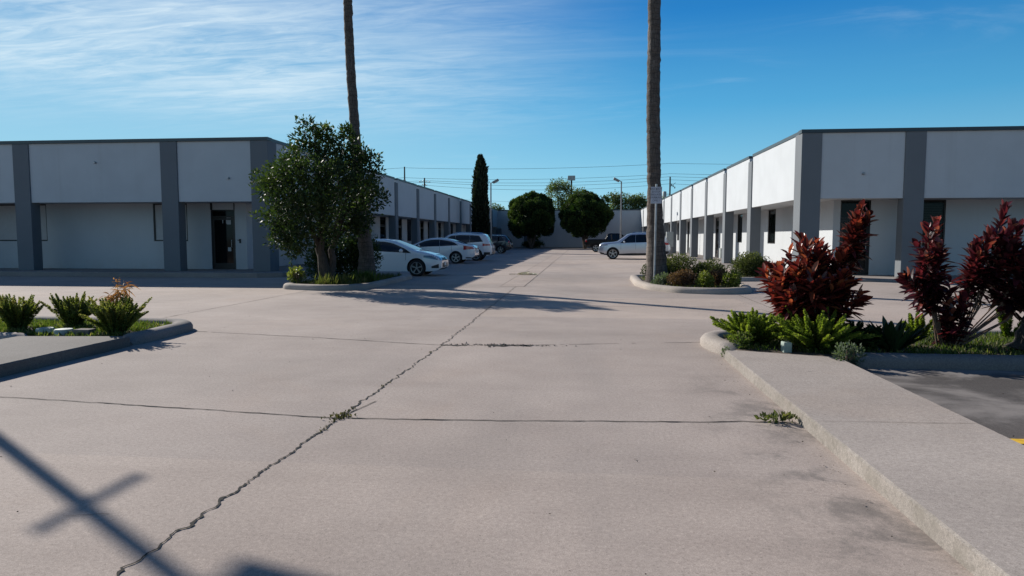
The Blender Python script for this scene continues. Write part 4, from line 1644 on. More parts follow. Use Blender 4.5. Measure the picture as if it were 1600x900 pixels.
B = small_leaves(P, rng.normal(size=(26, 3)), .035, .02, np.clip(.7 + .2 * rng.normal(size=26), 0, 1))
quads('flowers', A[0], A[1], M_DRY, t, A[2])
quads('seed_head', B[0], B[1], M_DRY, t, B[2])
# utility covers and blocks in the beds
for x, y, lab, s in ((-7.86, 9.12, 'pale round utility cover in the left bed, farther from the big fern', .12), (-7.50, 9.04, 'pale round utility cover in the left bed, next to the big fern', .125)):
    b = MB(); b.lathe([(0, 0), (s, 0), (s, .10), (s * .9, .115), (s * .55, .118), (0, .12)], 'z', 24)
    o = tag(b.build('utility_cover', M_PALE, smooth=40), lab, 'utility cover', 'utility covers')
    o.location = (x, y, .055)
b = MB(); b.box(-.12, .12, -.08, .08, 0, .12)
o = tag(b.build('concrete_block', M_WALKD, bevel=.01), 'grey concrete block lying under the big left fern', 'block'); o.location = (-7.14, 9.0, .06)
b = MB(); b.box(-.05, .05, -.07, .07, 0, .15)
o = tag(b.build('marker_block', M_PALE, bevel=.012), 'small pale box behind the walkway, half under the wide fern', 'block'); o.location = (2.50, 8.62, .06)


# grass and ground cover (nobody could count it)
def grass(name, poly, n, h, mat, label, seed, holes=.45):
    g = np.random.default_rng(seed)
    xs, ys = [p[0] for p in poly], [p[1] for p in poly]
    pts = []
    N = len(poly)
    P = np.stack([g.uniform(min(xs), max(xs), n * 3), g.uniform(min(ys), max(ys), n * 3)], 1)
    ins = np.zeros(len(P), bool)
    j = N - 1
    for i in range(N):
        xi, yi = poly[i]; xj, yj = poly[j]
        c = ((yi > P[:, 1]) != (yj > P[:, 1])) & (P[:, 0] < (xj - xi) * (P[:, 1] - yi) / (yj - yi + 1e-9) + xi)
        ins ^= c
        j = i
    P = P[ins]
    w = np.sin(P[:, 0] * 5.1 + 1.3) * np.sin(P[:, 1] * 6.3) + .6 * np.sin(P[:, 0] * 11 + P[:, 1] * 9)
    keep = g.random(len(P)) < np.clip(.75 + holes * w, .12, 1)
    P = P[keep][:n]
    n = len(P)
    P3 = np.concatenate([P, np.full((n, 1), .08)], 1)
    D = np.stack([g.normal(size=n) * .5, g.normal(size=n) * .5, np.ones(n)], 1)
    V, F, r = small_leaves(P3, D, h * (.5 + .9 * g.random(n)), .012 + .008 * g.random(n), np.clip(.5 + .25 * g.normal(size=n), 0, 1))
    o = quads(name, V, F, mat, None, r)
    o['kind'] = 'stuff'
    tag(o, label, 'grass')
    return o


grass('grass', [(1.95, 8.75), (3.0, 8.42), (9, 8.42), (9, 10.5), (6, 10.4), (2.6, 10.12), (2.0, 9.9)], 13000, .07, M_GRASS, 'short patchy grass in the right planting bed', 61)
grass('grass', [(-6.55, 8.8), (-6.5, 10.1), (-6.7, 10.35), (-13, 10.5), (-13, 8.95), (-7.7, 8.85)], 12000, .075, M_GRASS, 'short green grass and clover in the left planting bed', 62)
grass('grass', [(-8.4, 19.0), (-6.6, 18.8), (-6.45, 21), (-6.5, 23.9), (-8.4, 23.9)], 3500, .16, M_WEED, 'dry grass under the left tree', 63)
grass('grass', [(1.95, 24.3), (1.9, 21.2), (2.6, 18.9), (4.1, 18.6), (4.7, 19.8), (4.5, 24.8)], 3000, .10, M_WEED, 'weedy ground cover in the right planter', 64)
grass('grass', [(5.3, 24), (6.5, 24.2), (6.8, 26), (5.5, 26)], 500, .08, M_WEED, 'weeds under the clipped shrub', 65)

# weeds in the driveway joint
parts = []
for (x, y) in JC[::2]:
    p = .0 + .45 * math.exp(-((y - 5.35) / .35) ** 2) + .10 * (math.sin(y * 3.1) > .80)
    if y > 1 and y < 10 and random.random() < p:
        n = random.randint(4, 12)
        P = np.array([x, y, .003]) + rng.normal(size=(n, 3)) * np.array([.014, .025, 0])
        parts.append(small_leaves(P, np.array([0, 0, .5]) + rng.normal(size=(n, 3)) * .6, .022, .011, np.clip(.45 + .25 * rng.normal(size=n), 0, 1)))
P = np.array([-2.0, 5.37, .004]) + rng.normal(size=(90, 3)) * np.array([.05, .05, 0])
parts.append(small_leaves(P, np.array([0, 0, .5]) + rng.normal(size=(90, 3)) * .7, .03, .016, rng.random(90)))
V, F, r = cat(parts)
V[:, 2] = np.maximum(V[:, 2], .002)
o = quads('joint_weeds', V, F, M_MOSS, None, r)
o['kind'] = 'stuff'
tag(o, 'tiny olive weeds and moss growing in the driveway joint', 'weeds')

# scattered leaf litter
n = 420
P = np.stack([rng.uniform(-9, 6, n), rng.uniform(1.5, 24, n), np.full(n, .006)], 1)
n2 = 60
P2 = np.stack([1.66 - np.abs(rng.normal(size=n2)) * .10, rng.uniform(2.5, 8.5, n2), np.full(n2, .006)], 1)
P = np.concatenate([P, P2])
n = len(P)
D = np.stack([rng.normal(size=n), rng.normal(size=n), .12 * np.abs(rng.normal(size=n))], 1)
V, F, r = small_leaves(P, D, .008 + .022 * rng.random(n) ** 3, .008, rng.random(n))
o = quads('leaf_litter', V, F, simple('litter_leaf', (.06, .045, .03), .9), None, r)
o['kind'] = 'stuff'
tag(o, 'small dead leaves and grit scattered on the concrete', 'litter')

n = 260
P = np.stack([-1.35 + .42 * rng.normal(size=n) * .8 + .3, 9.27 + .035 * rng.normal(size=n), np.full(n, .005)], 1)
D = np.stack([rng.normal(size=n), rng.normal(size=n), .25 * np.abs(rng.normal(size=n))], 1)
V, F, r = small_leaves(P, D, .015 + .03 * rng.random(n) ** 2, .02, rng.random(n))
o = quads('crumbled_concrete', V, F, foliage('concrete_crumbs', [(0, (.04, .036, .03)), (.5, (.16, .14, .12)), (1, (.38, .33, .29))], 0.0, .9, .2), None, r)
o['kind'] = 'stuff'
tag(o, 'crumbled concrete bits in the broken joint across the driveway', 'rubble')

# fallen frond on the lane
t = thing('fallen_frond', 'pale dry palm frond lying on the patched lane strip', 'frond', (-2.35, 26.9, .01))
t.scale = (.68, .68, .68)
n = 40
u = rng.random(n)
P = np.stack([-.55 + 1.1 * u, .12 * rng.normal(size=n), .02 + .03 * rng.random(n)], 1)
D = np.stack([.8 + .3 * rng.normal(size=n), .7 * rng.normal(size=n), .10 * rng.normal(size=n) + .04], 1)
V, F, r = blades(P, D, rng.normal(size=(n, 3)), .34 + .3 * rng.random(n), .07, .3 + .7 * rng.random(n), droop=.02)
V[:, 2] = np.maximum(V[:, 2], .001)
quads('leaves', V, F, M_STRAW, t, r)
b = MB(); b.tube([(-.9, .1, .02), (-.2, .02, .03), (.5, -.05, .03)], [.02, .016, .008], 6); b.build('stem', M_STRAW, t)

# right planter shrubs
bush('shrub', (2.75, 21.4, .06), .95, .8, .82, M_SHRUB, 'rounded green shrub around the right palm trunk', .065, 3600, group='shrubs in the right planter', seed=71, lumps=14)
bush('shrub', (2.02, 21.0, .06), .35, .4, .62, M_SHRUB, 'small green shrub left of the right palm trunk', .06, 1000, group='shrubs in the right planter', seed=72)
bush('shrub', (2.80, 19.55, .06), .52, .42, .45, M_SHRUBR, 'russet twiggy shrub at the front of the right planter', .055, 1700, group='shrubs in the right planter', seed=73)
bush('shrub', (2.25, 19.8, .06), .35, .35, .36, M_SHRUBG, 'grey-green low shrub by the planter kerb below the sign', .05, 800, group='shrubs in the right planter', seed=74)
bush('shrub', (3.85, 21.0, .06), .68, .6, .66, M_SHRUB, 'olive rounded shrub at the right end of the planter', .065, 3000, group='shrubs in the right planter', seed=75, lumps=14)
bush('shrub', (3.38, 19.3, .06), .34, .33, .46, M_SHRUBY, 'yellow-green shrub at the front middle of the right planter', .06, 900, group='shrubs in the right planter', seed=76)
bush('shrub', (4.12, 19.35, .06), .33, .33, .45, M_SHRUBY, 'yellow-green shrub at the front right corner of the planter', .06, 900, group='shrubs in the right planter', seed=77)
bush('shrub', (3.78, 19.7, .06), .32, .32, .52, M_SHRUBR, 'reddish brown shrub between two yellow-green ones', .055, 900, group='shrubs in the right planter', seed=78)
bush('shrub', (5.92, 24.9, .05), .85, .7, .80, M_SHRUB, 'clipped boxy green shrub near the right building corner', .07, 3800, group='shrubs in the right planter', seed=79, lumps=16)
# left planter undergrowth
bush('shrub', (-8.6, 21.7, .06), .75, .6, 1.35, M_TREE, 'dark shrub behind the forked tree trunk', .09, 2400, group='shrubs in the left planter', seed=81)
bush('shrub', (-7.55, 22.1, .06), .95, .6, 1.45, M_TREE, 'dark shrub between the forked tree and the left palm', .09, 2600, group='shrubs in the left planter', seed=82)
bush('shrub', (-8.45, 19.4, .06), .35, .35, .55, M_SHRUBY, 'low yellowish weed clump at the left end of the planter', .07, 500, group='shrubs in the left planter', seed=83)


def tuft(loc, n, h, spread, mat, label, seed):
    g = np.random.default_rng(seed)
    t = thing('grass_tuft', label, 'plant', loc, 0, 'tufts in the left planter')
    a = g.random(n) * 2 * np.pi
    tl = .7 * g.random(n)
    D = np.stack([np.cos(a) * np.sin(tl), np.sin(a) * np.sin(tl), np.cos(tl)], 1)
    P = np.stack([g.normal(size=n) * spread, g.normal(size=n) * spread * .6, np.zeros(n)], 1)
    V, F, r = blades(P, D, np.stack([-np.sin(a), np.cos(a), 0 * a], 1), h * (.5 + .6 * g.random(n)), .035, np.clip(.5 + .25 * g.normal(size=n), 0, 1), droop=.2)
    quads('blades', V, F, mat, t, r)


tuft((-6.75, 20.4, .08), 170, .55, .18, M_GRASS, 'green strappy tuft in front of the white car', 91)
tuft((-7.3, 19.1, .08), 130, .50, .28, M_WEED, 'dry olive tuft at the foot of the forked tree', 92)
tuft((-7.0, 19.7, .08), 120, .42, .22, M_WEED, 'dry olive tuft at the foot of the left palm', 93)

# ================================================================ SIGN
t = thing('parking_sign', 'small white private parking sign on a thin steel post before the palm', 'sign', (2.06, 20.15, .05))
b = MB(); b.tube([(0, 0, 0), (.02, 0, 2.98)], .03, 8); b.build('post', M_STEEL, t)
b = MB(); b.box(-.145, .175, -.042, -.036, 2.42, 2.90); sb = b.build('sign_board', M_SIGN, t, bevel=.003)
tx = bpy.data.curves.new('sign_text', 'FONT')
tx.body = 'DO NOT\nENTER\nPRIVATE\nPARKING\nONLY'
tx.align_x = 'CENTER'
tx.size = .082
tx.space_line = 1.02
tx.extrude = .0012
tx.materials.append(M_SIGNTXT)
to = bpy.data.objects.new('sign_text', tx)
C.objects.link(to)
to = text_mesh(to)
to.parent = sb
to.location = (.015, -.0445, 2.815)
to.rotation_euler = (R(90), 0, 0)
b = MB()
for z in (2.83, 2.60):
    b.lathe([(0, -.055), (.012, -.053), (.014, -.042)], 'y', 10, (.015, 0, z))
b.build('bolt', M_BLACKP, sb)

# utility cabinet by the right sidewalk
t = thing('utility_cabinet', 'grey electrical cabinet standing behind the silver car', 'cabinet', (6.55, 53.2, .0))
b = MB(); b.box(-.26, .26, -.2, .2, .75, 1.9); b.build('housing', M_CABINET, t, bevel=.02)
b = MB(); b.box(-.2, .2, -.16, .16, 0, .75); b.build('plinth', M_LAMPM, t)
b = MB(); b.box(-.22, .22, -.206, -.198, .8, 1.86); b.build('door', M_CABINET, t)


# ================================================================ CARS
def smooth_curve(pts, x, sig=.06):
    pts = sorted(pts)
    xs = np.array([p[0] for p in pts]); zs_ = np.array([p[1] for p in pts])
    lo, hi = xs[0], xs[-1]
    d = np.linspace(lo - .5, hi + .5, 1201)
    v = np.interp(d, xs, zs_)
    k = np.exp(-.5 * ((np.arange(-100, 101) * (d[1] - d[0])) / sig) ** 2)
    k /= k.sum()
    v2 = np.convolve(np.pad(v, 100, 'edge'), k, 'valid')
    return np.interp(x, d, v2)


def make_car(label, paint, loc, rz, sp, cat_='car', name='parked_car', group='cars parked in the lot'):
    t = thing(name, label, cat_, loc, rz, group)
    L, W = sp['L'], sp['W']
    hl = L / 2
    top, bot, belt = sp['top'], sp['bot'], sp['belt']
    e = np.linspace(0, 1, 9) ** 1.6 * .35
    xs = np.concatenate([-hl + e, np.linspace(-hl + .35, hl - .35, 50)[1:-1], (hl - e)[::-1]])
    zt = smooth_curve(top, xs, sp.get('sig', .05))
    zb = smooth_curve(bot, xs, .05)
    zbelt = np.minimum(smooth_curve(belt, xs, .12), zt - .06)
    de = np.minimum(xs + hl, hl - xs)
    fr = hl - xs
    rrx = xs + hl
    Wp = W / 2 * (1 - .26 * np.clip(1 - fr / .75, 0, 1) ** 2.2 - .17 * np.clip(1 - rrx / .6, 0, 1) ** 2.2)
    b = MB()
    ring = None
    n_side, n_cor, n_top = 11, 5, 4
    rings = []
    for i, x in enumerate(xs):
        hgt = zt[i] - zb[i]
        cab = max(0.0, zt[i] - zbelt[i])
        r = min(.10 + .05 * min(1, cab / .4), hgt * .35)
        rh = r * (1.25 if cab > .25 else 1.6)
        half = []

        def wid(z):
            if z <= zbelt[i]:
                q = (zbelt[i] - z) / max(zbelt[i] - zb[i], .05)
                return Wp[i] * (1 - .075 * max(0, q - .45) ** 2 * 2.2 - .012 * (1 - q) ** 2)
            return Wp[i] * .988 - sp.get('tumble', .34) * (z - zbelt[i])
        for k in range(n_side):
            z = zb[i] + (hgt - r) * k / (n_side - 1)
            half.append((wid(z), z))
        wtop = wid(zt[i] - r)
        for k in range(1, n_cor + 1):
            a = math.pi / 2 * k / n_cor
            half.append((wtop - rh * (1 - math.cos(a)), zt[i] - r + r * math.sin(a) * .92))
        wt = wtop - rh
        for k in range(1, n_top):
            u = 1 - k / n_top
            half.append((wt * u, zt[i] - r * .08 * u * u))
        half.append((0.0, zt[i]))
        full = [(x, -w, z) for w, z in half] + [(x, w, z) for w, z in half[-2::-1]]
        rings.append(full)
    m = len(rings[0])
    vs = [p for rg in rings for p in rg]
    fs = []
    for i in range(len(rings) - 1):
        for k in range(m):
            k2 = (k + 1) % m
            fs.append((i * m + k, (i + 1) * m + k, (i + 1) * m + k2, i * m + k2))
    fs.append(tuple(range(m)))
    fs.append(tuple(len(vs) - m + k for k in range(m - 1, -1, -1)))
    b.add(vs, fs)
    body = b.build('body', paint, t)
    wr = sp['wheel']
    ax = sp['axles']
    # cut the wheel wells
    cut = MB()
    for x in ax:
        for s in (-1, 1):
            c = MB()
            yo, yi = s * (W / 2 + .2), s * (W / 2 - .27)
            cut.lathe([(0, yi), (wr + .045, yi), (wr + .045, yo), (0, yo)], 'y', 36, (x, 0, wr + .01))
    co = cut.build('cutter', M_ARCH)
    import bmesh
    bm = bmesh.new(); bm.from_mesh(co.data)
    bmesh.ops.remove_doubles(bm, verts=bm.verts, dist=1e-5)
    bmesh.ops.recalc_face_normals(bm, faces=bm.faces)
    bm.to_mesh(co.data); bm.free()
    bm = bmesh.new(); bm.from_mesh(body.data)
    bmesh.ops.recalc_face_normals(bm, faces=bm.faces)
    bm.to_mesh(body.data); bm.free()
    body.parent = None
    md = body.modifiers.new('cut', 'BOOLEAN')
    md.operation = 'DIFFERENCE'
    md.object = co
    md.solver = 'EXACT'
    dg = bpy.context.evaluated_depsgraph_get()
    dg.update()
    me = bpy.data.meshes.new_from_object(body.evaluated_get(dg))
    me.name = 'body'
    body.modifiers.clear()
    body.data = me
    bpy.data.objects.remove(co)
    body.parent = t
    while len(me.materials) < 1:
        me.materials.append(paint)
    me.materials.clear()
    me.materials.append(paint)
    me.materials.append(M_ARCH)
    me.materials.append(M_BLACKP)
    mi = []
    for p in me.polygons:
        c = p.center
        k = 0
        for x in ax:
            rr = math.hypot(c.x - x, c.z - (wr + .01))
            if rr < wr + .042 and abs(c.y) < W / 2 - .02 and (abs(c.y) > W / 2 - .30):
                k = 1
            elif abs(rr - (wr + .045)) < .012 and abs(p.normal.y) < .5 and abs(c.y) > .4:
                k = 1
        if k == 0 and c.z < sp.get('clad', .0) and abs(p.normal.y) > .0:
            k = 2
        if k == 0 and p.normal.z < -.7:
            k = 2
        mi.append(k)
    me.polygons.foreach_set('material_index', mi)
    me.polygons.foreach_set('use_smooth', [True] * len(me.polygons))
    me.set_sharp_from_angle(angle=R(32))
    me.update()
    bvh = BVHTree.FromPolygons([v.co.copy() for v in me.vertices], [tuple(p.vertices) for p in me.polygons])

    def patch(pname, axis, sign, stations, mat, off=.006, nv=4, parent=None, both=False, thick=0):
        """stations: (u, v0, v1). axis 'y': u=x, v=z; axis 'x': u=y, v=z; axis 'z': u=x, v=y"""
        mb = MB()
        for sg in ((1, -1) if both else (sign,)):
            pts = []
            ok = []
            for (u, v0, v1) in stations:
                for k in range(nv + 1):
                    v = v0 + (v1 - v0) * k / nv
                    if axis == 'y':
                        o_, d = Vector((u, sg * 3, v)), Vector((0, -sg, 0))
                    elif axis == 'x':
                        o_, d = Vector((sg * 6, u, v)), Vector((-sg, 0, 0))
                    else:
                        o_, d = Vector((u, v, 4)), Vector((0, 0, -1))
                    h = bvh.ray_cast(o_, d)
                    if h[0] is None:
                        pts.append(None)
                    else:
                        nr = h[1]
                        if nr.dot(d) > 0:
                            nr = -nr
                        pts.append(h[0] + nr * off)
            q = nv + 1
            for i in range(len(stations) - 1):
                for k in range(nv):
                    ids = [i * q + k, (i + 1) * q + k, (i + 1) * q + k + 1, i * q + k + 1]
                    if all(pts[j] is not None for j in ids):
                        mb.add([pts[j] for j in ids], [(0, 1, 2, 3)])
            if both and not False:
                pass
        if not mb.v:
            return None
        ob = mb.build(pname, mat, parent or t)
        bm = bmesh.new(); bm.from_mesh(ob.data)
        bmesh.ops.remove_doubles(bm, verts=bm.verts, dist=1e-4)
        bm.to_mesh(ob.data); bm.free()
        ob.data.polygons.foreach_set('use_smooth', [True] * len(ob.data.polygons))
        return ob

    T = lambda x: float(smooth_curve(top, np.array([x]), sp.get('sig', .05))[0])
    B = lambda x: float(smooth_curve(belt, np.array([x]), .12)[0])

    def glass(pname, x0, x1, sg, lo=.02, hi=.135, mat=M_CARGLASS, s0=None, s1=None):
        st = []
        for u in np.linspace(x0, x1, 14):
            z1 = T(u) - hi
            if s0:                       # slanted rear edge: (z at x0 bottom, slope)
                z1 = min(z1, B(u) + lo + (u - x0) * s0)
            if s1:
                z1 = min(z1, B(u) + lo + (x1 - u) * s1)
            z0 = B(u) + lo
            st.append((u, z0, max(z0 + .004, z1)))
        return patch(pname, 'y', sg, st, mat, .004)
    for sg in (1, -1):
        for (x0, x1, s0, s1) in sp['glass']:
            glass('side_window', x0, x1, sg, s0=s0, s1=s1, hi=sp.get('ghi', .13))
        for xd in sp['seams']:
            patch('door_seam', 'y', sg, [(xd - .006, sp['bot'][0][1] + .16, B(xd) + .01), (xd + .006, sp['bot'][0][1] + .16, B(xd) + .01)], M_SEAM, .0025, 8)
        for xh in sp['handles']:
            st = [(xh - .10, B(xh) - .14, B(xh) - .105), (xh + .10, B(xh) - .14, B(xh) - .105)]
            patch('door_handle', 'y', sg, st, sp.get('handle_mat', paint), .028, 1)
        # mirror
        xm = sp['mirror']
        zm = B(xm) + .09
        hit = bvh.ray_cast(Vector((xm, sg * 3, zm - .05)), Vector((0, -sg, 0)))
        yb = abs(hit[0].y) if hit[0] else W / 2
        mb = MB()
        mb.lathe([(0, -.11), (.05, -.105), (.085, -.05), (.09, .02), (.06, .09), (0, .105)], 'y', 14, (0, 0, 0))
        mo = mb.build('mirror', sp.get('mirror_mat', paint), t, smooth=180)
        mo.location = (xm, sg * (yb + .13), zm)
        mo.scale = (.75, 1.0, .85)
        # lights
        hx0, hx1, hz0, hz1 = sp['head']
        st = [(u, hz0 + (hz1 - hz0) * .55 * (1 - k), hz1 - .0 * k) for u, k in zip(np.linspace(hx0, hx1, 9), np.linspace(0, 1, 9))]
        patch('headlight', 'y', sg, st, M_HEAD, .005)
        tx0, tx1, tz0, tz1 = sp['tail']
        st = [(u, tz0 + .25 * (tz1 - tz0) * k, tz1 - .35 * (tz1 - tz0) * k) for u, k in zip(np.linspace(tx0, tx1, 9), np.linspace(0, 1, 9))]
        patch('tail_light', 'y', sg, st, M_TAIL, .006)
        ys = np.linspace(.45, .80, 8) * W / 2 * sg
        patch('tail_light', 'x', -1, [(y, tz0 + .03, tz1 - .02) for y in ys], M_TAIL, .006)
        if sp.get('front_light', True):
            ys = np.linspace(.42, .72, 8) * W / 2 * sg
            patch('headlight', 'x', 1, [(y, hz0 + .02, hz1 - .02) for y in ys], M_HEAD, .006)
    # windscreen, rear window
    wx0, wx1 = sp['screen']
    st = []
    for u in np.linspace(wx0, wx1, 10):
        w = W / 2 - .15 - sp.get('tumble', .34) * max(0, T(u) - B(u)) * .9 - .03
        st.append((u, -w, w))
    patch('windscreen', 'z', 1, st, M_WSHIELD, .006, 8)
    if sp.get('rear_axis', 'z') == 'z':
        rx0, rx1 = sp['rear']
        st = []
        for u in np.linspace(rx0, rx1, 10):
            w = W / 2 - .17 - sp.get('tumble', .34) * max(0, T(u) - B(u)) * .9 - .03
            st.append((u, -w, w))
        patch('rear_window', 'z', 1, st, M_CARGLASS, .006, 8)
    else:
        rz0, rz1 = sp['rear']
        st = [(y, rz0, rz1) for y in np.linspace(-W / 2 * .66, W / 2 * .66, 10)]
        patch('rear_window', 'x', -1, st, M_CARGLASS, .006, 5)
    # grille, lower intake, plates, bumpers
    gz0, gz1, gw = sp['grille']
    patch('grille', 'x', 1, [(y, gz0, gz1) for y in np.linspace(-gw, gw, 9)], sp.get('grille_mat', M_BLACKP), .006)
    iz0, iz1, iw = sp['intake']
    patch('front_intake', 'x', 1, [(y, iz0, iz1) for y in np.linspace(-iw, iw, 11)], M_BLACKP, .006)
    patch('front_intake', 'y', -1, [(u, iz0 + .02, iz1 - .02 - .6 * (iz1 - iz0 - .05) * k) for u, k in zip(np.linspace(hl - .10, hl - .36, 6), np.linspace(0, 1, 6))], M_BLACKP, .006)
    patch('front_intake', 'y', 1, [(u, iz0 + .02, iz1 - .02 - .6 * (iz1 - iz0 - .05) * k) for u, k in zip(np.linspace(hl - .10, hl - .36, 6), np.linspace(0, 1, 6))], M_BLACKP, .006)
    for sg, zp in ((1, sp['plate_f']), (-1, sp['plate_r'])):
        hit = bvh.ray_cast(Vector((sg * 6, 0, zp)), Vector((-sg, 0, 0)))
        if hit[0]:
            mb = MB(); mb.box(hit[0].x, hit[0].x + sg * .022, -.155, .155, zp - .075, zp + .075)
            mb.build('licence_plate', M_PLATE, t, bevel=.004)
    bz0, bz1 = sp['rear_bumper']
    patch('rear_bumper_trim', 'x', -1, [(y, bz0, bz1) for y in np.linspace(-W / 2 * .82, W / 2 * .82, 11)], M_BLACKP, .008)
    for sg in (1, -1):
        patch('rear_bumper_trim', 'y', sg, [(u, bz0, bz1 - .03) for u in np.linspace(-hl + .12, -hl + .5, 6)], M_BLACKP, .006)
    # wheels
    for x in ax:
        for s in (-1, 1):
            wc = thing_part('wheel', t, (x, s * (W / 2 - .125), wr))
            mb = MB()
            rw = .105
            rim = wr * .70
            mb.lathe([(rim, -rw), (wr * .90, -rw * 1.02), (wr * .985, -rw * .75), (wr, -rw * .3), (wr, rw * .3), (wr * .985, rw * .75), (wr * .90, rw * 1.02), (rim, rw)], 'y', 36)
            mb.build('tyre', M_TYRE, wc, smooth=50)
            mb = MB()
            mb.lathe([(0, s * .03), (rim, s * .03)], 'y', 28)
            mb.build('wheel_backing', M_RIMD, wc)
            mb = MB()
            mb.lathe([(rim * .90, s * .05), (rim * .93, s * rw * .93), (rim * 1.01, s * rw * .96), (rim * 1.01, s * .05)], 'y', 32)
            mb.lathe([(0, s * rw * .80), (rim * .20, s * rw * .78), (rim * .24, s * .05)], 'y', 16)
            for k in range(5):
                a = 2 * math.pi * k / 5 + .3
                for da in (-.17, .17):
                    rot = Matrix.Rotation(-(a + da * .6), 3, 'Y')
                    mb.box(rim * .15, rim * .93, s * .045, s * rw * .76, -rim * .055, rim * .055, rot, (0, 0, 0))
            mb.build('rim', sp.get('rim_mat', M_RIM), wc)
    if sp.get('rails'):
        for sg in (1, -1):
            mb = MB()
            pts = [(u, sg * (W / 2 - .18 - sp.get('tumble', .34) * (T(u) - B(u))), T(u) + (.045 if 0 < k < 8 else -.01)) for k, u in enumerate(np.linspace(sp['rails'][0], sp['rails'][1], 9))]
            mb.tube(pts, .018, 8)
            mb.build('roof_rail', M_CHROME, t, smooth=40)
    return t


def thing_part(name, parent, loc):
    o = bpy.data.objects.new(name, None)
    o.empty_display_size = .1
    C.objects.link(o)
    o.parent = parent
    o.location = loc
    return o


compact = dict(L=4.55, W=1.76, wheel=.325, axles=(-1.33, 1.34), clad=.0,
               top=[(-2.27, .78), (-2.22, .98), (-2.05, 1.04), (-1.75, 1.07), (-.95, 1.36), (-.45, 1.44), (.05, 1.44), (.40, 1.38), (1.28, 1.00), (1.55, .96), (1.95, .85), (2.17, .74), (2.27, .60)],
               bot=[(-2.27, .46), (-2.15, .30), (-1.9, .24), (-1.0, .20), (1.0, .19), (1.9, .20), (2.15, .23), (2.27, .34)],
               belt=[(-2.27, .93), (-1.7, 1.0), (-.6, .96), (.6, .90), (1.3, .86), (2.27, .62)],
               glass=[(-1.46, -.395, .75, None), (-.385, 1.14, None, .62)], seams=(-1.05, -.39, .93), handles=(-.72, .10), mirror=.78,
               head=(1.62, 2.20, .62, .80), tail=(-1.95, -2.24, .72, .98), screen=(.42, 1.24), rear=(-1.70, -1.0),
               grille=(.60, .70, .52), intake=(.30, .50, .48), plate_f=.47, plate_r=.82, rear_bumper=(.34, .46), ghi=.11)
sedan = dict(L=4.86, W=1.83, wheel=.335, axles=(-1.36, 1.42),
             top=[(-2.43, .80), (-2.38, 1.03), (-2.2, 1.09), (-1.85, 1.11), (-1.05, 1.38), (-.45, 1.47), (.05, 1.46), (.45, 1.38), (1.3, 1.02), (1.6, .97), (2.05, .87), (2.32, .76), (2.43, .62)],
             bot=[(-2.43, .50), (-2.3, .32), (-2.0, .25), (-1.0, .20), (1.0, .20), (2.0, .21), (2.3, .24), (2.43, .35)],
             belt=[(-2.43, .98), (-1.7, 1.03), (-.6, .97), (.6, .93), (1.3, .89), (2.43, .66)],
             glass=[(-1.50, -.425, .70, None), (-.415, 1.12, None, .60)], seams=(-1.12, -.43, .92), handles=(-.80, .06), mirror=.74,
             head=(1.70, 2.34, .66, .84), tail=(-1.80, -2.39, .78, 1.02), screen=(.46, 1.26), rear=(-1.80, -1.1),
             grille=(.50, .72, .40), intake=(.28, .44, .60), plate_f=.50, plate_r=.78, rear_bumper=(.30, .40), ghi=.11)
suv = dict(L=4.72, W=1.89, wheel=.365, axles=(-1.36, 1.36), clad=.36, tumble=.30,
           top=[(-2.36, .80), (-2.33, 1.0), (-2.22, 1.18), (-1.98, 1.62), (-1.85, 1.70), (-1.2, 1.74), (-.4, 1.76), (.2, 1.72), (.5, 1.62), (1.22, 1.14), (1.5, 1.09), (2.0, 1.02), (2.27, .88), (2.36, .70)],
           bot=[(-2.36, .48), (-2.25, .36), (-1.9, .28), (-1.0, .24), (1.0, .23), (1.9, .26), (2.25, .30), (2.36, .42)],
           belt=[(-2.36, 1.12), (-1.7, 1.19), (-.6, 1.10), (.6, 1.05), (1.3, 1.01), (2.36, .76)],
           glass=[(-1.80, -.965, 1.6, None), (-.955, -.035, None, None), (-.025, 1.02, None, .66)], seams=(-.98, -.03, .95), handles=(-.72, .18), mirror=.74,
           head=(1.60, 2.28, .80, .96), tail=(-1.78, -2.31, .93, 1.10), screen=(.50, 1.18), rear_axis='x', rear=(1.20, 1.52),
           grille=(.58, .84, .42), intake=(.34, .50, .62), plate_f=.52, plate_r=.88, rear_bumper=(.38, .58), rails=(-1.75, .2), ghi=.13)
crossover = dict(suv, L=4.53, W=1.82, axles=(-1.30, 1.31), clad=.40,
                 top=[(-2.26, .80), (-2.23, 1.0), (-2.14, 1.15), (-1.82, 1.56), (-1.6, 1.64), (-1.0, 1.67), (-.3, 1.68), (.2, 1.64), (.5, 1.54), (1.18, 1.10), (1.45, 1.05), (1.9, .98), (2.17, .86), (2.26, .70)],
                 bot=[(-2.26, .48), (-2.15, .36), (-1.8, .28), (-1.0, .24), (1.0, .23), (1.8, .26), (2.15, .30), (2.26, .42)],
                 belt=[(-2.26, 1.06), (-1.7, 1.14), (-.6, 1.06), (.6, 1.01), (1.3, .97), (2.26, .74)],
                 glass=[(-1.64, -.965, 1.4, None), (-.955, -.035, None, None), (-.025, 1.0, None, .66)],
                 head=(1.55, 2.18, .78, .92), tail=(-2.0, -2.22, .95, 1.40), rear=(1.16, 1.48))
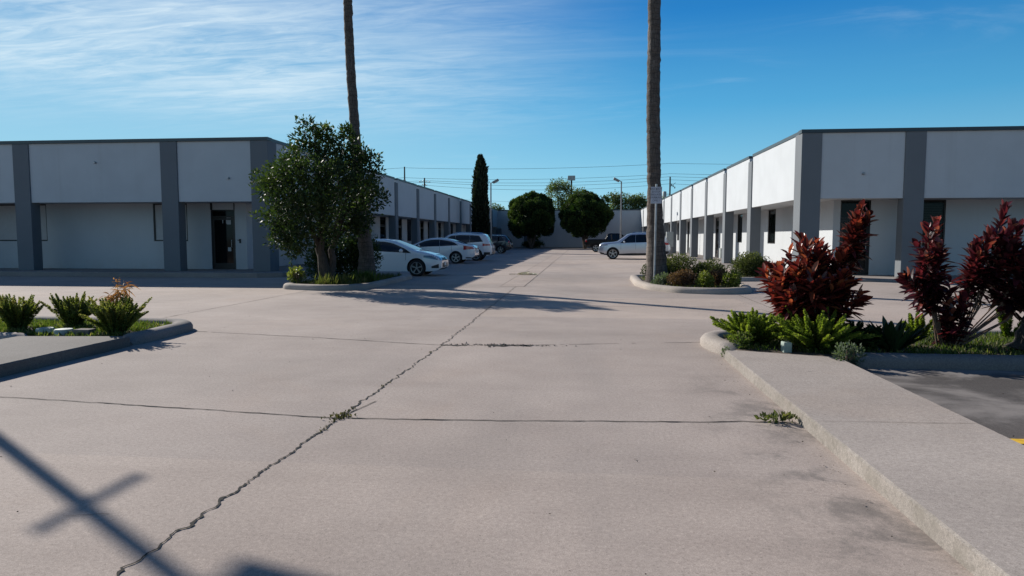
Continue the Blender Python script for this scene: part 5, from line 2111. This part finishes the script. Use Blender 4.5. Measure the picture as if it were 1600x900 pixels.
bigsuv = dict(suv, L=4.80, W=1.93, wheel=.385, axles=(-1.46, 1.45), sig=.03, clad=.40,
              top=[(-2.40, .80), (-2.37, 1.0), (-2.28, 1.18), (-2.06, 1.60), (-1.9, 1.70), (-1.2, 1.79), (-.4, 1.80), (.2, 1.77), (.5, 1.69), (1.16, 1.22), (1.35, 1.18), (2.15, 1.12), (2.34, 1.02), (2.40, .75)],
              bot=[(-2.40, .50), (-2.28, .38), (-1.9, .30), (-1.0, .27), (1.0, .27), (1.95, .30), (2.28, .34), (2.40, .46)],
              belt=[(-2.40, 1.10), (-1.7, 1.16), (-.6, 1.12), (.6, 1.09), (1.3, 1.05), (2.40, .82)],
              glass=[(-1.88, -1.03, 1.7, None), (-1.02, -.075, None, None), (-.06, .98, None, .75)], seams=(-1.05, -.07, .92), handles=(-.78, .12), mirror=.70,
              head=(1.80, 2.33, .86, 1.0), tail=(-1.98, -2.36, .95, 1.14), rear=(1.20, 1.54), grille=(.74, .96, .55), grille_mat=M_CHROME, rails=(-1.8, .1))
pickup = dict(L=5.75, W=2.0, wheel=.40, axles=(-1.80, 1.82), clad=.0, tumble=.26, sig=.03,
              top=[(-2.87, .95), (-2.85, 1.26), (-2.80, 1.30), (-.86, 1.32), (-.80, 1.36), (-.66, 1.84), (-.4, 1.90), (.5, 1.90), (.8, 1.82), (1.35, 1.36), (1.5, 1.30), (2.5, 1.20), (2.78, 1.1), (2.87, .85)],
              bot=[(-2.87, .60), (-2.7, .52), (-2.0, .48), (-1.0, .42), (1.0, .40), (2.0, .42), (2.7, .44), (2.87, .55)],
              belt=[(-2.87, 1.18), (-1.0, 1.24), (.6, 1.20), (1.3, 1.16), (2.87, 1.0)],
              glass=[(-.62, .22, None, None), (.28, 1.18, None, .80)], seams=(-.80, .25, 1.12), handles=(-.1, .5), mirror=.98,
              head=(2.35, 2.80, .92, 1.12), tail=(-2.70, -2.85, .98, 1.24), screen=(.82, 1.32), rear_axis='z', rear=(-.78, -.70),
              grille=(.70, 1.02, .6), grille_mat=M_CHROME, intake=(.50, .62, .7), plate_f=.6, plate_r=.72, rear_bumper=(.55, .74), handle_mat=M_BLACKP, mirror_mat=M_BLACKP, ghi=.12)

H = math.pi
make_car('white compact sedan behind the left planter, nose towards the lane', M_WHITEP, (-7.68, 26.18, 0), 0, compact)
make_car('white sedan in the middle of the left row, tail towards the lane', M_WHITEP, (-8.55, 38.7, 0), H, sedan)
make_car('white sport utility vehicle with dark windows, between white sedan and dark blue car', M_WHITEP, (-8.13, 43.35, 0), H, suv, 'car')
make_car('dark blue crossover with chrome trim, farthest in the left row', M_NAVY, (-8.85, 62.4, 0), H, crossover, 'car')
make_car('silver sport utility vehicle facing left behind the right palm trunk', M_SILVER, (3.42, 47.57, 0), H, bigsuv, 'car')
make_car('black pickup truck with red tail lamp, behind the silver car', M_BLACK, (3.0, 70.0, 0), 0, pickup, 'pickup truck', 'pickup_truck')
